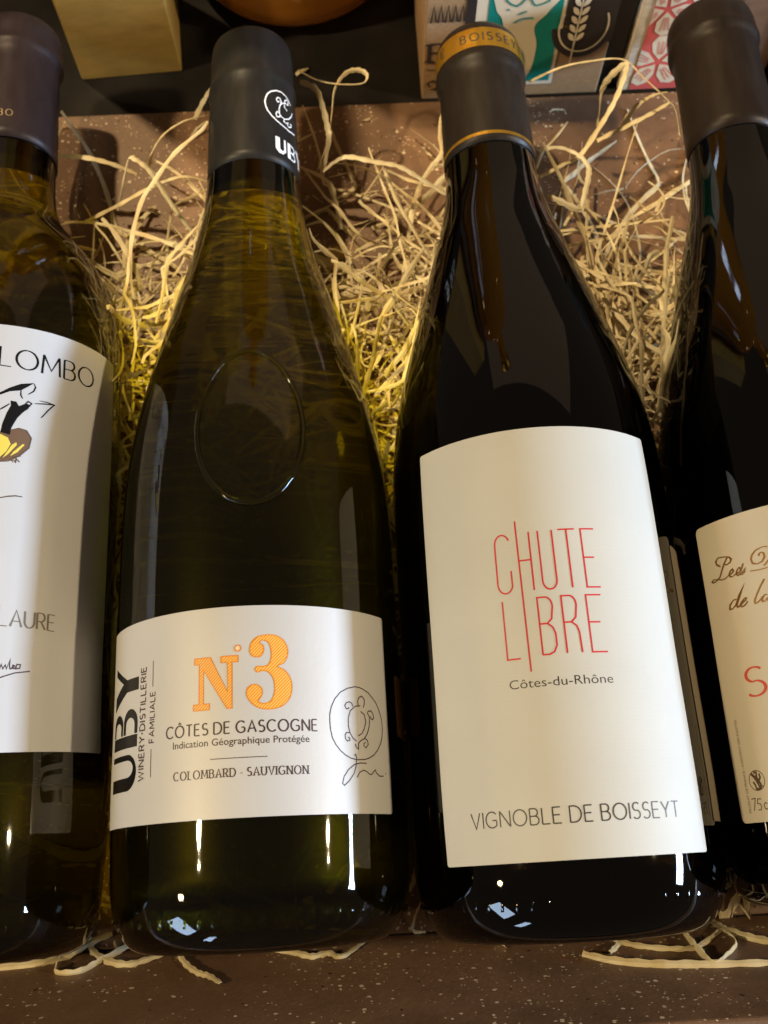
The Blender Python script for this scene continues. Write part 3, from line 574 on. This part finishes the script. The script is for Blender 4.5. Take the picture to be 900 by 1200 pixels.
# U : heavy left stem, light right stem
blk([(0, 15.2), (3.4, 15.2), (3.4, 4.6)]+arc(5.6, 4.6, 2.2, 3.0, 180, 360, 10)+[(7.8, 15.2), (9.3, 15.2), (9.3, 4.6)]+arc(4.65, 4.6, 4.65, 4.6, 0, -180, 16))
# B : heavy slab with two bowls
blk([(11.0, 0), (14.2, 0), (14.2, 15.2), (11.0, 15.2)])
blk([(14.5, 15.2), (17.2, 15.2)]+arc(17.2, 11.6, 3.2, 3.6, 90, -90, 12)+[(14.5, 8.0), (14.5, 9.3), (16.6, 9.3)]+arc(16.6, 11.55, 1.6, 2.25, -90, 90, 10)+[(14.5, 13.8)])
blk([(14.5, 7.5), (17.4, 7.5)]+arc(17.4, 3.75, 3.7, 3.75, 90, -90, 12)+[(14.5, 0), (14.5, 1.4), (16.8, 1.4)]+arc(16.8, 3.75, 2.0, 2.35, -90, 90, 10)+[(14.5, 6.1)])
# Y
blk([(21.6, 15.2), (25.4, 15.2), (28.4, 8.6), (31.6, 15.2), (33.6, 15.2), (29.2, 6.2), (29.2, 0), (25.8, 0), (25.8, 6.2)])
fl.xf(lambda x, y: (-31.6-y, 23.2+x))
fl.wrap('lettering', M['ink_black'], la, Rb, y0, 0.214)
fl = Flat()
caps(fl, 'WINERY+DISTILLERIE', 0, 29.2, 0, 2.15, .17, gap=.30)
caps(fl, 'FAMILIALE', 9.2, 22.2, -3.6, 1.75, .17, gap=.30)
fl.stroke([(.6, -2.7), (7.6, -2.7)], .22); fl.stroke([(23.6, -2.7), (30.4, -2.7)], .22)
fl.xf(lambda x, y: (-28.4-y, 25.2+x))
fl.wrap('lettering', M['ink_plum'], la, Rb, y0, 0.206)
# N degree 3, hatched orange
Npts = [(-12.4, 54.2), (-8.1, 54.2), (-3.55, 45.0), (-3.55, 52.6), (-5.3, 52.6), (-5.3, 54.2), (-.9, 54.2), (-.9, 52.6), (-2.45, 52.6), (-2.45, 40.9), (-3.7, 40.9), (-9.9, 50.9), (-9.9, 42.4), (-8.3, 42.4), (-8.3, 40.9), (-12.6, 40.9), (-12.6, 42.4), (-11.1, 42.4), (-11.1, 52.6), (-12.4, 52.6)]
def spl(pts, n=5):
    out = []
    L_ = len(pts)
    for i in range(L_):
        a, b_, c_, d_ = (Vector(pts[(i+k-1) % L_]) for k in range(4))
        for j in range(n):
            t_ = j/n
            out.append(tuple(.5*((2*b_)+(c_-a)*t_+(2*a-5*b_+4*c_-d_)*t_*t_+(3*b_-a-3*c_+d_)*t_**3)))
    return out
z3 = [(488, 195), (500, 145), (545, 105), (610, 92), (680, 98), (735, 130), (765, 185), (762, 240), (735, 285), (688, 308), (740, 335), (780, 385), (793, 450), (775, 520), (725, 570), (650, 592), (570, 588), (505, 555), (465, 500), (468, 455), (500, 430), (540, 430), (572, 458), (572, 500), (545, 540), (590, 556), (635, 540), (662, 490), (665, 430), (652, 380), (620, 345), (575, 335), (545, 345), (525, 325), (545, 305), (585, 308), (625, 292), (645, 240), (640, 180), (620, 140), (575, 128), (560, 145), (585, 165), (588, 205), (565, 238), (525, 240), (498, 225)]
# zoomed pixel -> millimetres on the label
T3 = [(1.3+(x-465)/ (793-465)*11.4, 59.3-(y-92)/(592-92)*19.0) for x, y in z3]
fl = Flat(); fl.poly(Npts, 0); fl.poly(spl(T3), 0)
fl.wrap('numeral', M['hatch'], la, Rb, y0, 0.198)
fl = Flat(); fl.stroke(Npts, .26, closed=True); fl.stroke(spl(T3), .26, closed=True); fl.stroke(arc(-.95, 56.1, .8, .8, 0, 360, 24)[:-1], .26, closed=True)
fl2 = Flat(); fl2.poly(arc(-.95, 56.1, .62, .62, 0, 360, 16)[:-1]); fl2.wrap('degree_ring', M['ink_peach'], la, Rb, y0, 0.170)
fl.wrap('numeral_outline', M['ink_orange'], la, Rb, y0, 0.222)
fl = Flat()
caps(fl, 'CÔTES DE GASCOGNE', -20.5, 19.1, 34.7, 2.85, .15, .75, gap=.28)
font_text(fl, 'Indication Géographique Protégée', -18.4, 16.9, 31.9, 1.75, .004)
fl.stroke([(-8, 28.6), (6.2, 28.6)], .2)
caps(fl, 'COLOMBARD - SAUVIGNON', -18, 16.3, 24.1, 2.05, .16, .5, serif=True, gap=.36)
fl.wrap('lettering', M['ink_plum'], la, Rb, y0, 0.198)
fl = Flat()
for q in TR['turtle']: fl.stroke(q, .3)
fl.wrap('turtle_emblem', M['ink_plum'], la, Rb, y0, 0.206)
# capsule emblem and name
cp = [o for o in t.children if o.name.startswith('capsule')][0]
fl = Flat()
for i, q in enumerate(TR['cap2']): fl.stroke(q, .5 if i == 0 else .42)
def seg3(pts, w): fl.stroke(pts, w)
u0_ = 9.6; vb = 232.6; hc = 6.4
fl.poly([(u0_, vb+hc), (u0_+1.7, vb+hc), (u0_+1.7, vb+1.9), (u0_+2.6, vb+1.2), (u0_+3.5, vb+1.9), (u0_+3.5, vb+hc), (u0_+4.3, vb+hc), (u0_+4.3, vb+1.4), (u0_+3, vb), (u0_+1.3, vb), (u0_, vb+1.4)])
fl.poly([(u0_+5.2, vb), (u0_+6.7, vb), (u0_+6.7, vb+hc), (u0_+5.2, vb+hc)])
fl.stroke([(u0_+6.9, vb+hc-.3), (u0_+8.6, vb+hc-.5), (u0_+9.2, vb+hc-1.6), (u0_+8.5, vb+3.3), (u0_+6.9, vb+3.2)], .6)
fl.stroke([(u0_+6.9, vb+3.1), (u0_+9, vb+2.9), (u0_+9.6, vb+1.6), (u0_+8.7, vb+.4), (u0_+6.9, vb+.3)], .6)
fl.poly([(u0_+10.1, vb+hc), (u0_+11.9, vb+hc), (u0_+13.4, vb+3.6), (u0_+15, vb+hc), (u0_+15.9, vb+hc), (u0_+13.9, vb+2.6), (u0_+13.9, vb), (u0_+12.2, vb), (u0_+12.2, vb+2.6)])
fl.wrap('capsule_print', M['ink_white'], cp, 15.9, y0, .14, capr(2))
# embossed oval on the shoulder
pr2 = smoothprof(PB[2], 6)
def oval(name, material, cu, cv, au, av, tube, lift, fill=False):
    V = []; F = []; N = 96; S_ = 8
    def P(a, v, d):
        r_ = rad(pr2[20:], v)+d; return (r_*sin(a), v-y0, r_*cos(a))
    if not fill:
        for i in range(N):
            p = 2*PI*i/N
            for j in range(S_):
                q = 2*PI*j/S_; e = tube*cos(q)
                V.append(P(cu+(au+e*.028)*cos(p), cv+(av+e)*sin(p), lift+.55*tube*sin(q)))
        F = [(i*S_+j, ((i+1) % N)*S_+j, ((i+1) % N)*S_+(j+1) % S_, i*S_+(j+1) % S_) for i in range(N) for j in range(S_)]
    else:
        for k in range(9):
            s_ = k/8
            for i in range(N):
                p = 2*PI*i/N; V.append(P(cu+au*s_*cos(p), cv+av*s_*sin(p), lift*(1-s_**6)))
        F = [(k*N+i, k*N+(i+1) % N, (k+1)*N+(i+1) % N, (k+1)*N+i) for k in range(8) for i in range(N)]
    return fixn(link(name, V, F, material, t, True))
oval('embossed_oval', M['glass_green'], R(3.5), 120.5, R(22.0), 24.6, .75, .2)

so = oval('embossed_seal', M['glass_seal'], R(3.5), 120.5, R(21.2), 23.8, 0, .55, True)

# ---- bottle 3: tall cream label
t = BT[3]; y0 = AX[3][2]; Rb = 42.0; CURF = CURF_for(3)
la = label_sheet('label', M['label_cream'], t, Rb, y0, -39.9, 33.9, .6, 113.4, corner=.7)
bl = label_sheet('back_label', M['label_back'], t, 42.0, y0, 41.5, 95, 8, 83)
fl = Flat()
W_ = .42
tb, tt = 67.3, 83.3
# C with a low hook, H whose long stem falls into the I of the second line, U T E
fl.stroke(arc(-14.9, 80.6, 2.0, 2.7, 20, 180, 10)+arc(-15.0, 69.9, 2.0, 2.7, 180, 340, 10)+[(-13.1, 73.2)], W_)
fl.stroke([(-10.9, 86.7), (-10.75, 67), (-10.6, 46.2)], W_)
fl.stroke([(-10.8, 75.6), (-7.6, 75.6)], W_); fl.stroke([(-7.6, tt), (-7.6, tb)], W_)
fl.stroke([(-5.2, tt), (-5.2, 69.6)]+arc(-3.35, 69.6, 1.85, 2.4, 180, 360, 12)+[(-1.5, tt)], W_)
fl.stroke([(.2, tt), (4.6, tt)], W_); fl.stroke([(2.4, tt), (2.4, tb)], W_)
fl.stroke([(10.0, tt), (6.3, tt), (6.3, tb), (10.0, tb)], W_); fl.stroke([(6.3, 75.4), (9.2, 75.4)], W_)
lb, lt = 50.2, 65.2
fl.stroke([(-16.3, lt), (-16.3, lb-.4), (-12.9, lb-.4)], W_)
for bx in (-7.2, -1.0):
    fl.stroke([(bx, lb), (bx, lt), (bx+2.0, lt)]+arc(bx+2.0, lt-2.4, 1.7, 2.4, 90, -20, 8)+[(bx+3.2, 59.4), (bx+2.0, 58.2), (bx, 58.2)], W_)
fl.stroke([(-5.2, 58.2), (-4.0, 57.2), (-3.4, 55.6), (-3.4, 52.4), (-4.2, 50.8), (-5.4, lb), (-7.2, lb)], W_)
fl.stroke([(1.0, 58.2), (2.2, 57.2), (2.7, 55.6), (2.9, lb)], W_)
fl.stroke([(9.6, lt), (5.5, lt), (5.5, lb), (9.6, lb)], W_); fl.stroke([(5.5, 58.0), (8.6, 58.0)], W_)
fl.wrap('lettering', M['ink_red'], la, Rb, y0, 0.214)
fl = Flat(); font_text(fl, 'Côtes-du-Rhône', -16.5, 10.0, 42.2, 2.35, -.004)
fl.wrap('lettering', M['ink_dark'], la, Rb, y0, 0.180); fl = Flat()
caps(fl, 'VIGNOBLE DE BOISSEYT', -30.3, 24.2, 9.15, 3.75, .085, gap=.24)
fl.wrap('lettering', M['ink_dark'], la, Rb, y0, 0.214)
cp = [o for o in t.children if o.name.startswith('capsule')][0]
def band(name, ya, yb_, material, parent, b, lift=.1, seg=96):
    cr = capr(b); n_ = max(2, int((yb_-ya)/1.2)); V = []; F = []
    for k in range(n_+1):
        y = ya+(yb_-ya)*k/n_; r_ = cr(y)+lift
        V += [(r_*sin(2*PI*i/seg), y-AX[b][2], r_*cos(2*PI*i/seg)) for i in range(seg)]
    F = [(k*seg+i, k*seg+(i+1) % seg, (k+1)*seg+(i+1) % seg, (k+1)*seg+i) for k in range(n_) for i in range(seg)]
    return link(name, V, F, material, parent, True)
gb = band('gold_band', 270.6, 279.2, M['gold'], cp, 3)
band('gold_ring', 233.2, 234.5, M['gold'], cp, 3)
fl = Flat(); caps(fl, 'BOISSEYT', -8.2, 17.2, 273.2, 3.4, .14, .6, gap=.5, serif=False)
fl.stroke([(-17.5, 273.3), (-17.5, 276.7)], .5); fl.stroke([(-17.5, 276.6), (-15.6, 276.6)], .35); fl.stroke([(-17.5, 275), (-15.9, 275)], .35); fl.stroke([(-17.5, 273.4), (-15.6, 273.4)], .35)
fl.wrap('lettering', M['ink_dark'], cp, 15.9, y0, .22, capr(3))

# ---- bottle 4: beige label, bronze script
t = BT[4]; y0 = AX[4][2]; Rb = 41.5; CURF = CURF_for(4)
la = label_sheet('label', M['label_beige'], t, Rb, y0, -52.0, 40, 7.5, 90.5, corner=1.6)
fl = Flat()
for q in TR['les']: fl.stroke(q, .62, thin=.45)
fl.wrap('lettering', M['ink_bronze'], la, Rb, y0, 0.214)
fl = Flat()
caps(fl, 'SAINT', -42.3, 8, 39.7, 7.7, .13, .4, serif=True, gap=.5)
fl.wrap('lettering', M['ink_rust'], la, Rb, y0, 0.214)
fl = Flat()
cx = sum(p[0] for p in TR['pict'])/4; cy = sum(p[1] for p in TR['pict'])/4
fl.stroke(arc(cx, cy, 2.55, 2.55, 0, 360, 32)[:-1], .22, closed=True)
fl.stroke([(cx-1.8, cy+1.8), (cx+1.8, cy-1.8)], .3)
for q in TR['pict2']: fl.stroke(q, .55)
fl.stroke([(-47.0, 13.5), (-45.6, 13.6), (-46.6, 10.5)], .26); 
fl.stroke([(-43.7, 13.3), (-44.9, 13.4), (-45.1, 12.2), (-44.2, 12.1), (-43.9, 11.3), (-44.3, 10.6), (-45.2, 10.6)], .26)
fl.stroke([(-41.9, 12.0), (-42.6, 12.3), (-43.1, 11.5), (-42.7, 10.6), (-42.0, 10.8)], .26); fl.stroke([(-41.2, 13.8), (-41.2, 10.5)], .26)
fl.wrap('small_marks', M['ink_sepia'], la, Rb, y0, 0.206)
fl = Flat(); font_text(fl, 'PRODUIT DE FRANCE - CONTIENT DES SULFITES', 0, 24.5, 0, .85, 0)
fl.xf(lambda x, y: (-47.7-y, 10.0+x)); fl.wrap('small_print', M['ink_sepia'], la, Rb, y0, 0.198)

# ---------------------------------------------------------------- wood wool
def crv(pts, n=6):
    P = [Vector(p) for p in pts]; out = []
    for i in range(len(P)-1):
        a = P[max(i-1, 0)]; b = P[i]; c = P[i+1]; d = P[min(i+2, len(P)-1)]
        for j in range(n):
            t_ = j/n; out.append(.5*((2*b)+(c-a)*t_+(2*a-5*b+4*c-d)*t_*t_+(3*b-a-3*c+d)*t_**3))
    return out+[P[-1]]
def ribbon(V, F, UV, pts, w, tw0, tw1, fold=0, taper=.6):
    n = len(pts); b = len(V); up = Vector((0, 0, 1)); L = 0
    for i, p in enumerate(pts):
        d = (pts[min(i+1, n-1)]-pts[max(i-1, 0)])
        if d.length < 1e-6: d = Vector((1, 0, 0))
        d.normalize(); s = d.cross(up)
        if s.length < .1: s = d.cross(Vector((0, 1, 0)))
        s.normalize(); nn = s.cross(d); a = tw0+(tw1-tw0)*i/(n-1)
        side = s*cos(a)+nn*sin(a); k = w*(taper+(1-taper)*min(1, 4*min(i, n-1-i)/(n-1)))/2
        k *= 1+.18*sin(i*1.7+tw0*9)
        crown = side.cross(d)*k*fold
        V += [tuple(p-side*k), tuple(p+crown), tuple(p+side*k)]; UV += [(0, L*.1), (.5, L*.1), (1, L*.1)]
        if i < n-1: L += (pts[i+1]-p).length
    for i in range(n-1):
        for j in (0, 1): F.append((b+3*i+j, b+3*i+j+1, b+3*i+j+4, b+3*i+j+3))
def hitb(p):
    """push a point out of the bottles and the boards"""
    for b in (1, 2, 3, 4):
        xc, zc, yb, rot = AX[b]
        if p.y < yb-1 or p.y > 294: continue
        xx = xc-math.tan(R(rot))*(p.y-yb); r_ = (rad(PB[b][5:], p.y) if p.y < 228 else 16.4)+.8
        dx, dz = p.x-xx, p.z-zc; d = math.hypot(dx, dz)
        if d < r_:
            if d < r_*.9 and r_ > 25: return None
            if d < 1e-3: return None
            p = Vector((xx+dx/d*r_, p.y, zc+dz/d*r_))
    if p.z < .5: p.z = .5
    if p.y > 296: p.y = 296
    f_ = -18.5-p.z*.323
    if p.y < f_+.8: p.y = f_+.8
    return p
strands = {
 'a': ('straw_strand', 'pale folded straw strand peaking beside the left of the charcoal capsule', 'straw_pale', 2.5, .2, .9),
 'b': ('straw_strand', 'short twisted pale straw end sticking up right of the charcoal capsule', 'straw_pale', 2.4, .3, 1.2),
 'b2': ('straw_strand', 'straw loop curling above the tray edge right of the charcoal capsule', 'straw', 1.9, .6, 2.0),
 'c': ('straw_strand', 'broad bright straw strand arching towards the gold-ringed capsule', 'straw_pale', 2.9, .2, .5),
 'd': ('straw_strand', 'bright hooked straw strand bent back right of the gold-ringed capsule', 'straw_pale', 2.3, .1, 1.0),
 'e': ('straw_strand', 'tall straw strand folded to a point in front of the cream and red box', 'straw', 2.4, .3, 1.3),
 'f': ('straw_strand', 'thin straw strand spanning from the teal print to the right-hand capsule', 'straw', 1.7, .4, 1.1),
 'g': ('straw_strand', 'small curled straw shaving near the shoulder of the right-hand bottle', 'straw_pale', 2.0, .2, 1.6),
 'h': ('straw_strand', 'curved straw strand arching on the tray floor left of the charcoal capsule', 'straw', 2.4, .4, 1.0),
 'i': ('straw_strand', 'short straw end poking past the tray edge at the charcoal capsule', 'straw', 2.2, .2, .4),
 'j': ('straw_strand', 'short curved straw strand at the tray edge under the cream and red box', 'straw', 2.2, .2, .8),
 'k': ('straw_strand', 'straight slanting straw strand leaning up to the right-hand capsule', 'straw', 2.4, .2, .6),
 'l': ('straw_strand', 'flat grey-gold straw strand on the tray floor beside the plum capsule', 'straw', 2.5, .1, .5),
 'm': ('straw_strand', 'long arched straw strand running into the neck of the olive bottle', 'straw', 2.5, .2, .7),
 'n': ('straw_strand', 'thin slanting straw strand left of the black bottle neck', 'straw', 1.9, .3, .9),
 'p': ('straw_strand', 'long flat straw strand against the front board at the far left', 'straw', 2.2, .2, .6),
 'q': ('straw_strand', 'looped straw strand against the front board below the far left bottle', 'straw', 2.2, .3, 1.0),
 'q2': ('straw_strand', 'wavy straw strand under the left heel of the olive bottle', 'straw', 2.2, .2, 1.2),
 'r': ('straw_strand', 'short forked straw end hanging down the front board', 'straw', 1.7, .2, .9),
 's': ('straw_strand', 'wavy straw strand under the base of the olive bottle', 'straw', 1.9, .3, 1.1),
 't': ('straw_strand', 'long straight straw strand along the front board at the right', 'straw', 2.2, .2, .5),
 'u': ('straw_strand', 'thin straw strand crossing under the heel of the black bottle', 'straw', 1.6, .2, .8),
 'v': ('straw_strand', 'tiny upright straw end under the black bottle', 'straw', 1.4, .2, .6),
 'w': ('straw_strand', 'broad twisted straw strand between the two right-hand bottle bases', 'straw', 2.8, .3, 1.5),
 'x': ('straw_strand', 'straw strand lying below the far right bottle', 'straw', 2.6, .2, .7),
 'y': ('straw_strand', 'pale straw strand tucked under the far left bottle base', 'straw', 3.0, .2, .5),
 'z': ('straw_strand', 'tiny curled straw bit under the middle of the black bottle base', 'straw_pale', 2.0, .2, .8),
}
for k, (nm, lb_, mt, w_, t0, t1) in strands.items():
    pts = crv((ST if k in ST else FR)[k], 7)
    o_ = pts[0].copy(); V = []; F = []; UV = []
    ribbon(V, F, UV, [p-o_ for p in pts], w_, t0, t1, .25, .75)
    o = link(nm, V, F, M[mt], None, False, UV); o.location = o_*K
    md = o.modifiers.new('thickness', 'SOLIDIFY'); md.thickness = .00022; md.offset = 0
    tag(o, lb_, 'straw', 'single strands of wood wool standing out from the bedding')
V = []; F = []; UV = []
rnd = random.Random(11)
def scatter(n, xr, yr, zf, lr, wr=(1.0, 2.4), wild=.35):
    made = 0; tries = 0
    while made < n and tries < n*8:
        tries += 1
        x = rnd.uniform(*xr); y = rnd.uniform(*yr); z = zf(y)*rnd.random()**.7+1
        a = rnd.uniform(0, 2*PI); L = rnd.uniform(*lr); ns = 13; p = Vector((x, y, z)); pts = []
        el = rnd.gauss(0, .28); ka = rnd.gauss(0, wild)*.55; ke = rnd.gauss(0, .10); kk = rnd.randrange(3, 10); ok = True
        for i in range(ns):
            q = hitb(p.copy())
            if q is None: ok = False; break
            q.z = min(q.z, zf(q.y)+9); pts.append(q)
            if i == kk: a += rnd.gauss(0, .8)
            a += ka*.5+rnd.gauss(0, .06); el += ke-.25*el*.2
            p = q+Vector((cos(a)*cos(el), sin(a)*cos(el), sin(el)))*L/ns
            if not (-203 < p.x < 223): ok = False; break
        if not ok or len(pts) < 5: continue
        ribbon(V, F, UV, crv([tuple(q) for q in pts], 2), rnd.uniform(*wr), rnd.uniform(-.7, .7), rnd.uniform(-2.0, 2.0), .2); made += 1
hz = lambda y: 1.5+max(0, min(26, (246-y)*.40))
scatter(190, (-235, 255), (140, 222), hz, (60, 140), (.9, 2.0), .34)
scatter(420, (-160, 190), (85, 195), lambda y: 38, (40, 100), (.9, 2.1), .32)
scatter(330, (-160, 190), (120, 220), lambda y: min(12, hz(y)), (30, 80), (.6, 1.5), .5)
scatter(240, (-130, 150), (135, 212), hz, (30, 70), (.5, 1.1), .7)
scatter(12, (-235, 255), (215, 255), lambda y: 4, (50, 90), (1.5, 2.6), .3)
scatter(90, (-235, 255), (20, 100), lambda y: 10, (30, 70), (1.4, 2.6))
scatter(30, (88, 255), (-13, 2), lambda y: 8, (18, 45), (1.2, 2.6))
scatter(16, (-235, -66), (-13, 4), lambda y: 6, (18, 40), (1.2, 2.4))
scatter(14, (-60, 20), (-14, 4), lambda y: 4, (14, 30), (.8, 1.8))
scatter(60, (-130, 190), (-17, 0), lambda y: 1.5, (4, 11), (.5, 1.3), .4)
scatter(30, (-110, 150), (235, 290), lambda y: 1.2, (4, 14), (.5, 1.4), .4)
o = link('wood_wool', V, F, M['straw'], None, False, UV)
tag(o, 'tangled golden wood wool bedding under the bottle necks', 'straw', kind='stuff')

# ---------------------------------------------------------------- things on the table behind the tray
def block(name, x0, y0, z0, x1, y1, z1, material, lb_, cat, rz=0):
    cx, cy = (x0+x1)/2, (y0+y1)/2
    t_ = empty(name, (cx, cy, z0), rz, lb_, cat)
    o = link('carton', *box(x0-cx, y0-cy, 0, x1-cx, y1-cy, z1-z0), material, t_); bevel(o, .0008, 3)
    return t_, (x0-cx, y0-cy, 0)
t_, _ = block('mustard_box', -112, 321, -4, -70, 362, 200, M['yellow'], 'plain mustard yellow box standing behind the far left and olive bottles', 'box', 3.5)
o = link('lid_flap', *box(-20.6, -21.2, 204.0, 20.6, 20.2, 205.6), M['yellow'], t_)
# amber glass vessel
t_ = empty('amber_bottle', (-20, 382, -4), 0, 'round amber orange glass bottle standing upright behind the charcoal capsule', 'bottle')
def lathe_z(name, prof, material, parent, seg=96):
    v = []; f = []; pr = smoothprof(prof, 5); rings = []
    for z, r_ in pr:
        if r_ < .01: rings.append([len(v)]); v.append((0, 0, z))
        else: rings.append(list(range(len(v), len(v)+seg))); v += [(r_*cos(2*PI*k/seg), r_*sin(2*PI*k/seg), z) for k in range(seg)]
    for a, b in zip(rings, rings[1:]):
        for k in range(seg):
            k2 = (k+1) % seg
            if len(a) == 1: f.append((a[0], b[k2], b[k]))
            elif len(b) == 1: f.append((a[k], a[k2], b[0]))
            else: f.append((a[k], a[k2], b[k2], b[k]))
    return link(name, v, f, material, parent, True)
lathe_z('glass_body', [(1.5, 0), (0, 18), (0, 34), (3, 41), (8, 45), (20, 47), (100, 47), (190, 46), (205, 40), (216, 24), (226, 17), (280, 16), (280, 16), (280, 0)], M['orange_glass'], t_)
lathe_z('cap', [(280.2, 0), (280.2, 17), (280.2, 17), (305, 17), (306, 16), (306, 0)], M['gold'], t_)
# kraft carton with prints on its front face
t_, _ = block('beer_carton', 31, 302.5, -4, 104, 372, 62, M['kraft'], 'kraft beer carton with black letters, a teal picture and a wheat roundel', 'carton')
FX = lambda fl, nm, mt, off=.3: fl.plane(nm, M[mt], t_, (-36.5, -34.75, 4), (1, 0, 0), (0, 0, 1), off)      # u from the left edge, v above the tray floor
fl = Flat(); fl.poly([(15.2, -3), (19.0, -3), (19.0, 57), (15.2, 57)], 0); FX(fl, 'black_border', 'ink_dark', .3)
fl = Flat(); fl.poly([(19.0, 3), (53, 3), (53, 57), (19.0, 57)], 0); FX(fl, 'picture_ground', 'ink_cream', .3)
fl = Flat(); fl.poly([(23.5, 5), (51.5, 5), (51.5, 56), (23.5, 56)], 0); FX(fl, 'teal_field', 'ink_teal', .45)
# generic pale rounded shapes and an arm-like bar
fl = Flat(); fl.poly(spl([(25, 60), (26, 44), (29, 38), (31, 30), (35, 22), (33, 8), (38, 6), (43, 10), (44, 24), (42, 34), (47, 42), (50, 58)], 5), 0)
fl.poly(spl([(36, 34), (43, 37), (51, 48), (53, 53), (50, 54), (42, 43), (35, 38)], 5), 1); FX(fl, 'pale_shape', 'ink_cream', .6)
fl = Flat()
for q in ([(30, 48), (34, 44), (38, 48), (41, 44), (46, 47)], [(34, 36), (37, 38), (41, 38)], [(36, 24), (39, 20), (40, 12)], [(35, 40), (38, 41.5)], [(31, 42), (31, 43)]): fl.stroke(spl(q, 3)[:len(q)*3-2], .7)
FX(fl, 'picture_lines', 'ink_teal', .8)
fl = Flat(); fl.poly([(53, 34), (73, 24), (73, 57), (53, 57)], 0)
fl.poly(arc(61, 32, 12, 15, 180, 360, 24), 1); FX(fl, 'black_roundel', 'ink_dark', .45)
fl = Flat(); fl.stroke(arc(61, 33, 9.4, 12.5, 150, 390, 40), .7); 
fl.stroke([(58.6, 14), (58.6, 52)], .6)
for k in range(7):
    zz = 26+k*4.2
    for s_ in (-1, 1): fl.poly(spl([(58.6+s_*.5, zz), (58.6+s_*2.6, zz+1.4), (58.6+s_*3.0, zz+4.0), (58.6+s_*1.0, zz+2.8)], 3))
FX(fl, 'wheat_emblem', 'ink_cream', .8)
fl = Flat()
caps(fl, 'EF', 2.2, 14.2, 17, 9.5, .17, .5, gap=.3, serif=True)
for i in range(5): fl.stroke([(2+i*2.7, 37), (3.0+i*2.7, 45), (4.0+i*2.7, 37.5)], .9)
fl.stroke([(3, 3.5), (2.2, 5.5), (4.2, 7), (6.8, 5.5), (6.2, 2.6), (3.6, 2.2), (8.5, 1.6), (9.6, 4.5), (11, 2.5), (13.5, 3.6)], .8)
fl.stroke([(1.5, 13), (13.5, 13.2)], .5)
FX(fl, 'black_letters', 'ink_dark', .3)
t_, _ = block('floral_box', 113, 303, -4, 150, 352, 62, M['creamcard'], 'cream box printed with coral red flowers behind the right-hand capsule', 'box')
FX = lambda fl, nm, mt, off=.3: fl.plane(nm, M[mt], t_, (-18.5, -24.5, 4), (1, 0, 0), (0, 0, 1), off)
fl = Flat(); fl.poly([(4.6, -3), (36, -3), (36, 57), (4.6, 57)], 0); FX(fl, 'coral_field', 'ink_coral', .3)
fl = Flat(); rr = random.Random(5)
pet = []
for cx_, cy_, s_, a0 in ((13, 12, 14, 20), (30, 27, 15, -30), (10, 39, 13, 60), (29, 52, 14, 10), (33, 4, 9, 50)):
    for k in range(5):
        a = R(a0+k*72); dx, dy = cos(a), sin(a)
        fl.poly([(cx_+dx*s_*t1+(-dy)*s_*w1, cy_+dy*s_*t1+dx*s_*w1) for t1, w1 in ((.1, 0), (.4, .24), (.75, .32), (.98, .18), (1.0, -.08), (.8, -.28), (.45, -.26))]); pet.append((cx_, cy_, s_, a))
fl.xf(lambda u, v: (min(max(u, 4.7), 35.9), v)); FX(fl, 'flower_print', 'ink_cream', .45)
fl = Flat()
for cx_, cy_, s_, a in pet:
    dx, dy = cos(a), sin(a)
    for w1 in (-.12, .0, .12): fl.stroke([(cx_+dx*s_*.3-dy*s_*w1*.5, cy_+dy*s_*.3+dx*s_*w1*.5), (cx_+dx*s_*.8-dy*s_*w1, cy_+dy*s_*.8+dx*s_*w1)], .35)
fl.xf(lambda u, v: (min(max(u, 4.8), 35.8), v)); FX(fl, 'petal_veins', 'ink_coral', .6)
block('dark_gap_block', 104.6, 306, -4, 112.4, 350, 60, M['blackcard'], 'narrow black block filling the gap between the kraft carton and the floral box', 'case')  # plain black block closing the dark gap between the two boxes
block('brown_box', 151.5, 304, -4, 173, 350, 64, M['browncard'], 'plain brown box at the top right corner behind the last bottle', 'box')
block('black_box', 174.5, 300, -4, 215, 350, 62, M['blackcard'], 'black box at the right edge beside the plain brown box', 'box')
# crumb of wood wool on the table
V = []; F = []; UV = []; ribbon(V, F, UV, crv([(0, 0, 0), (1.6, .6, 1.0), (3.4, 1.6, .8), (5.0, 2.6, .2)], 4), 2.6, .1, .7, .3)
o = link('straw_crumb', V, F, M['straw'], None, False, UV); o.location = (-.021, .318, -.0035)
md = o.modifiers.new('thickness', 'SOLIDIFY'); md.thickness = .0003
tag(o, 'small crumb of straw on the black table below the upright amber bottle', 'straw')
for o in C.objects:
    if o.name.startswith(('wood_wool', 'straw', 'tray_floor')): o.cycles.is_caustics_receiver = True
SC.cycles.max_bounces = 14; SC.cycles.transmission_bounces = 12; SC.cycles.transparent_max_bounces = 16
SC.cycles.caustics_reflective = False; SC.cycles.caustics_refractive = True; SC.cycles.blur_glossy = .6; SC.cycles.sample_clamp_indirect = 3
SC.cycles.use_denoising = True
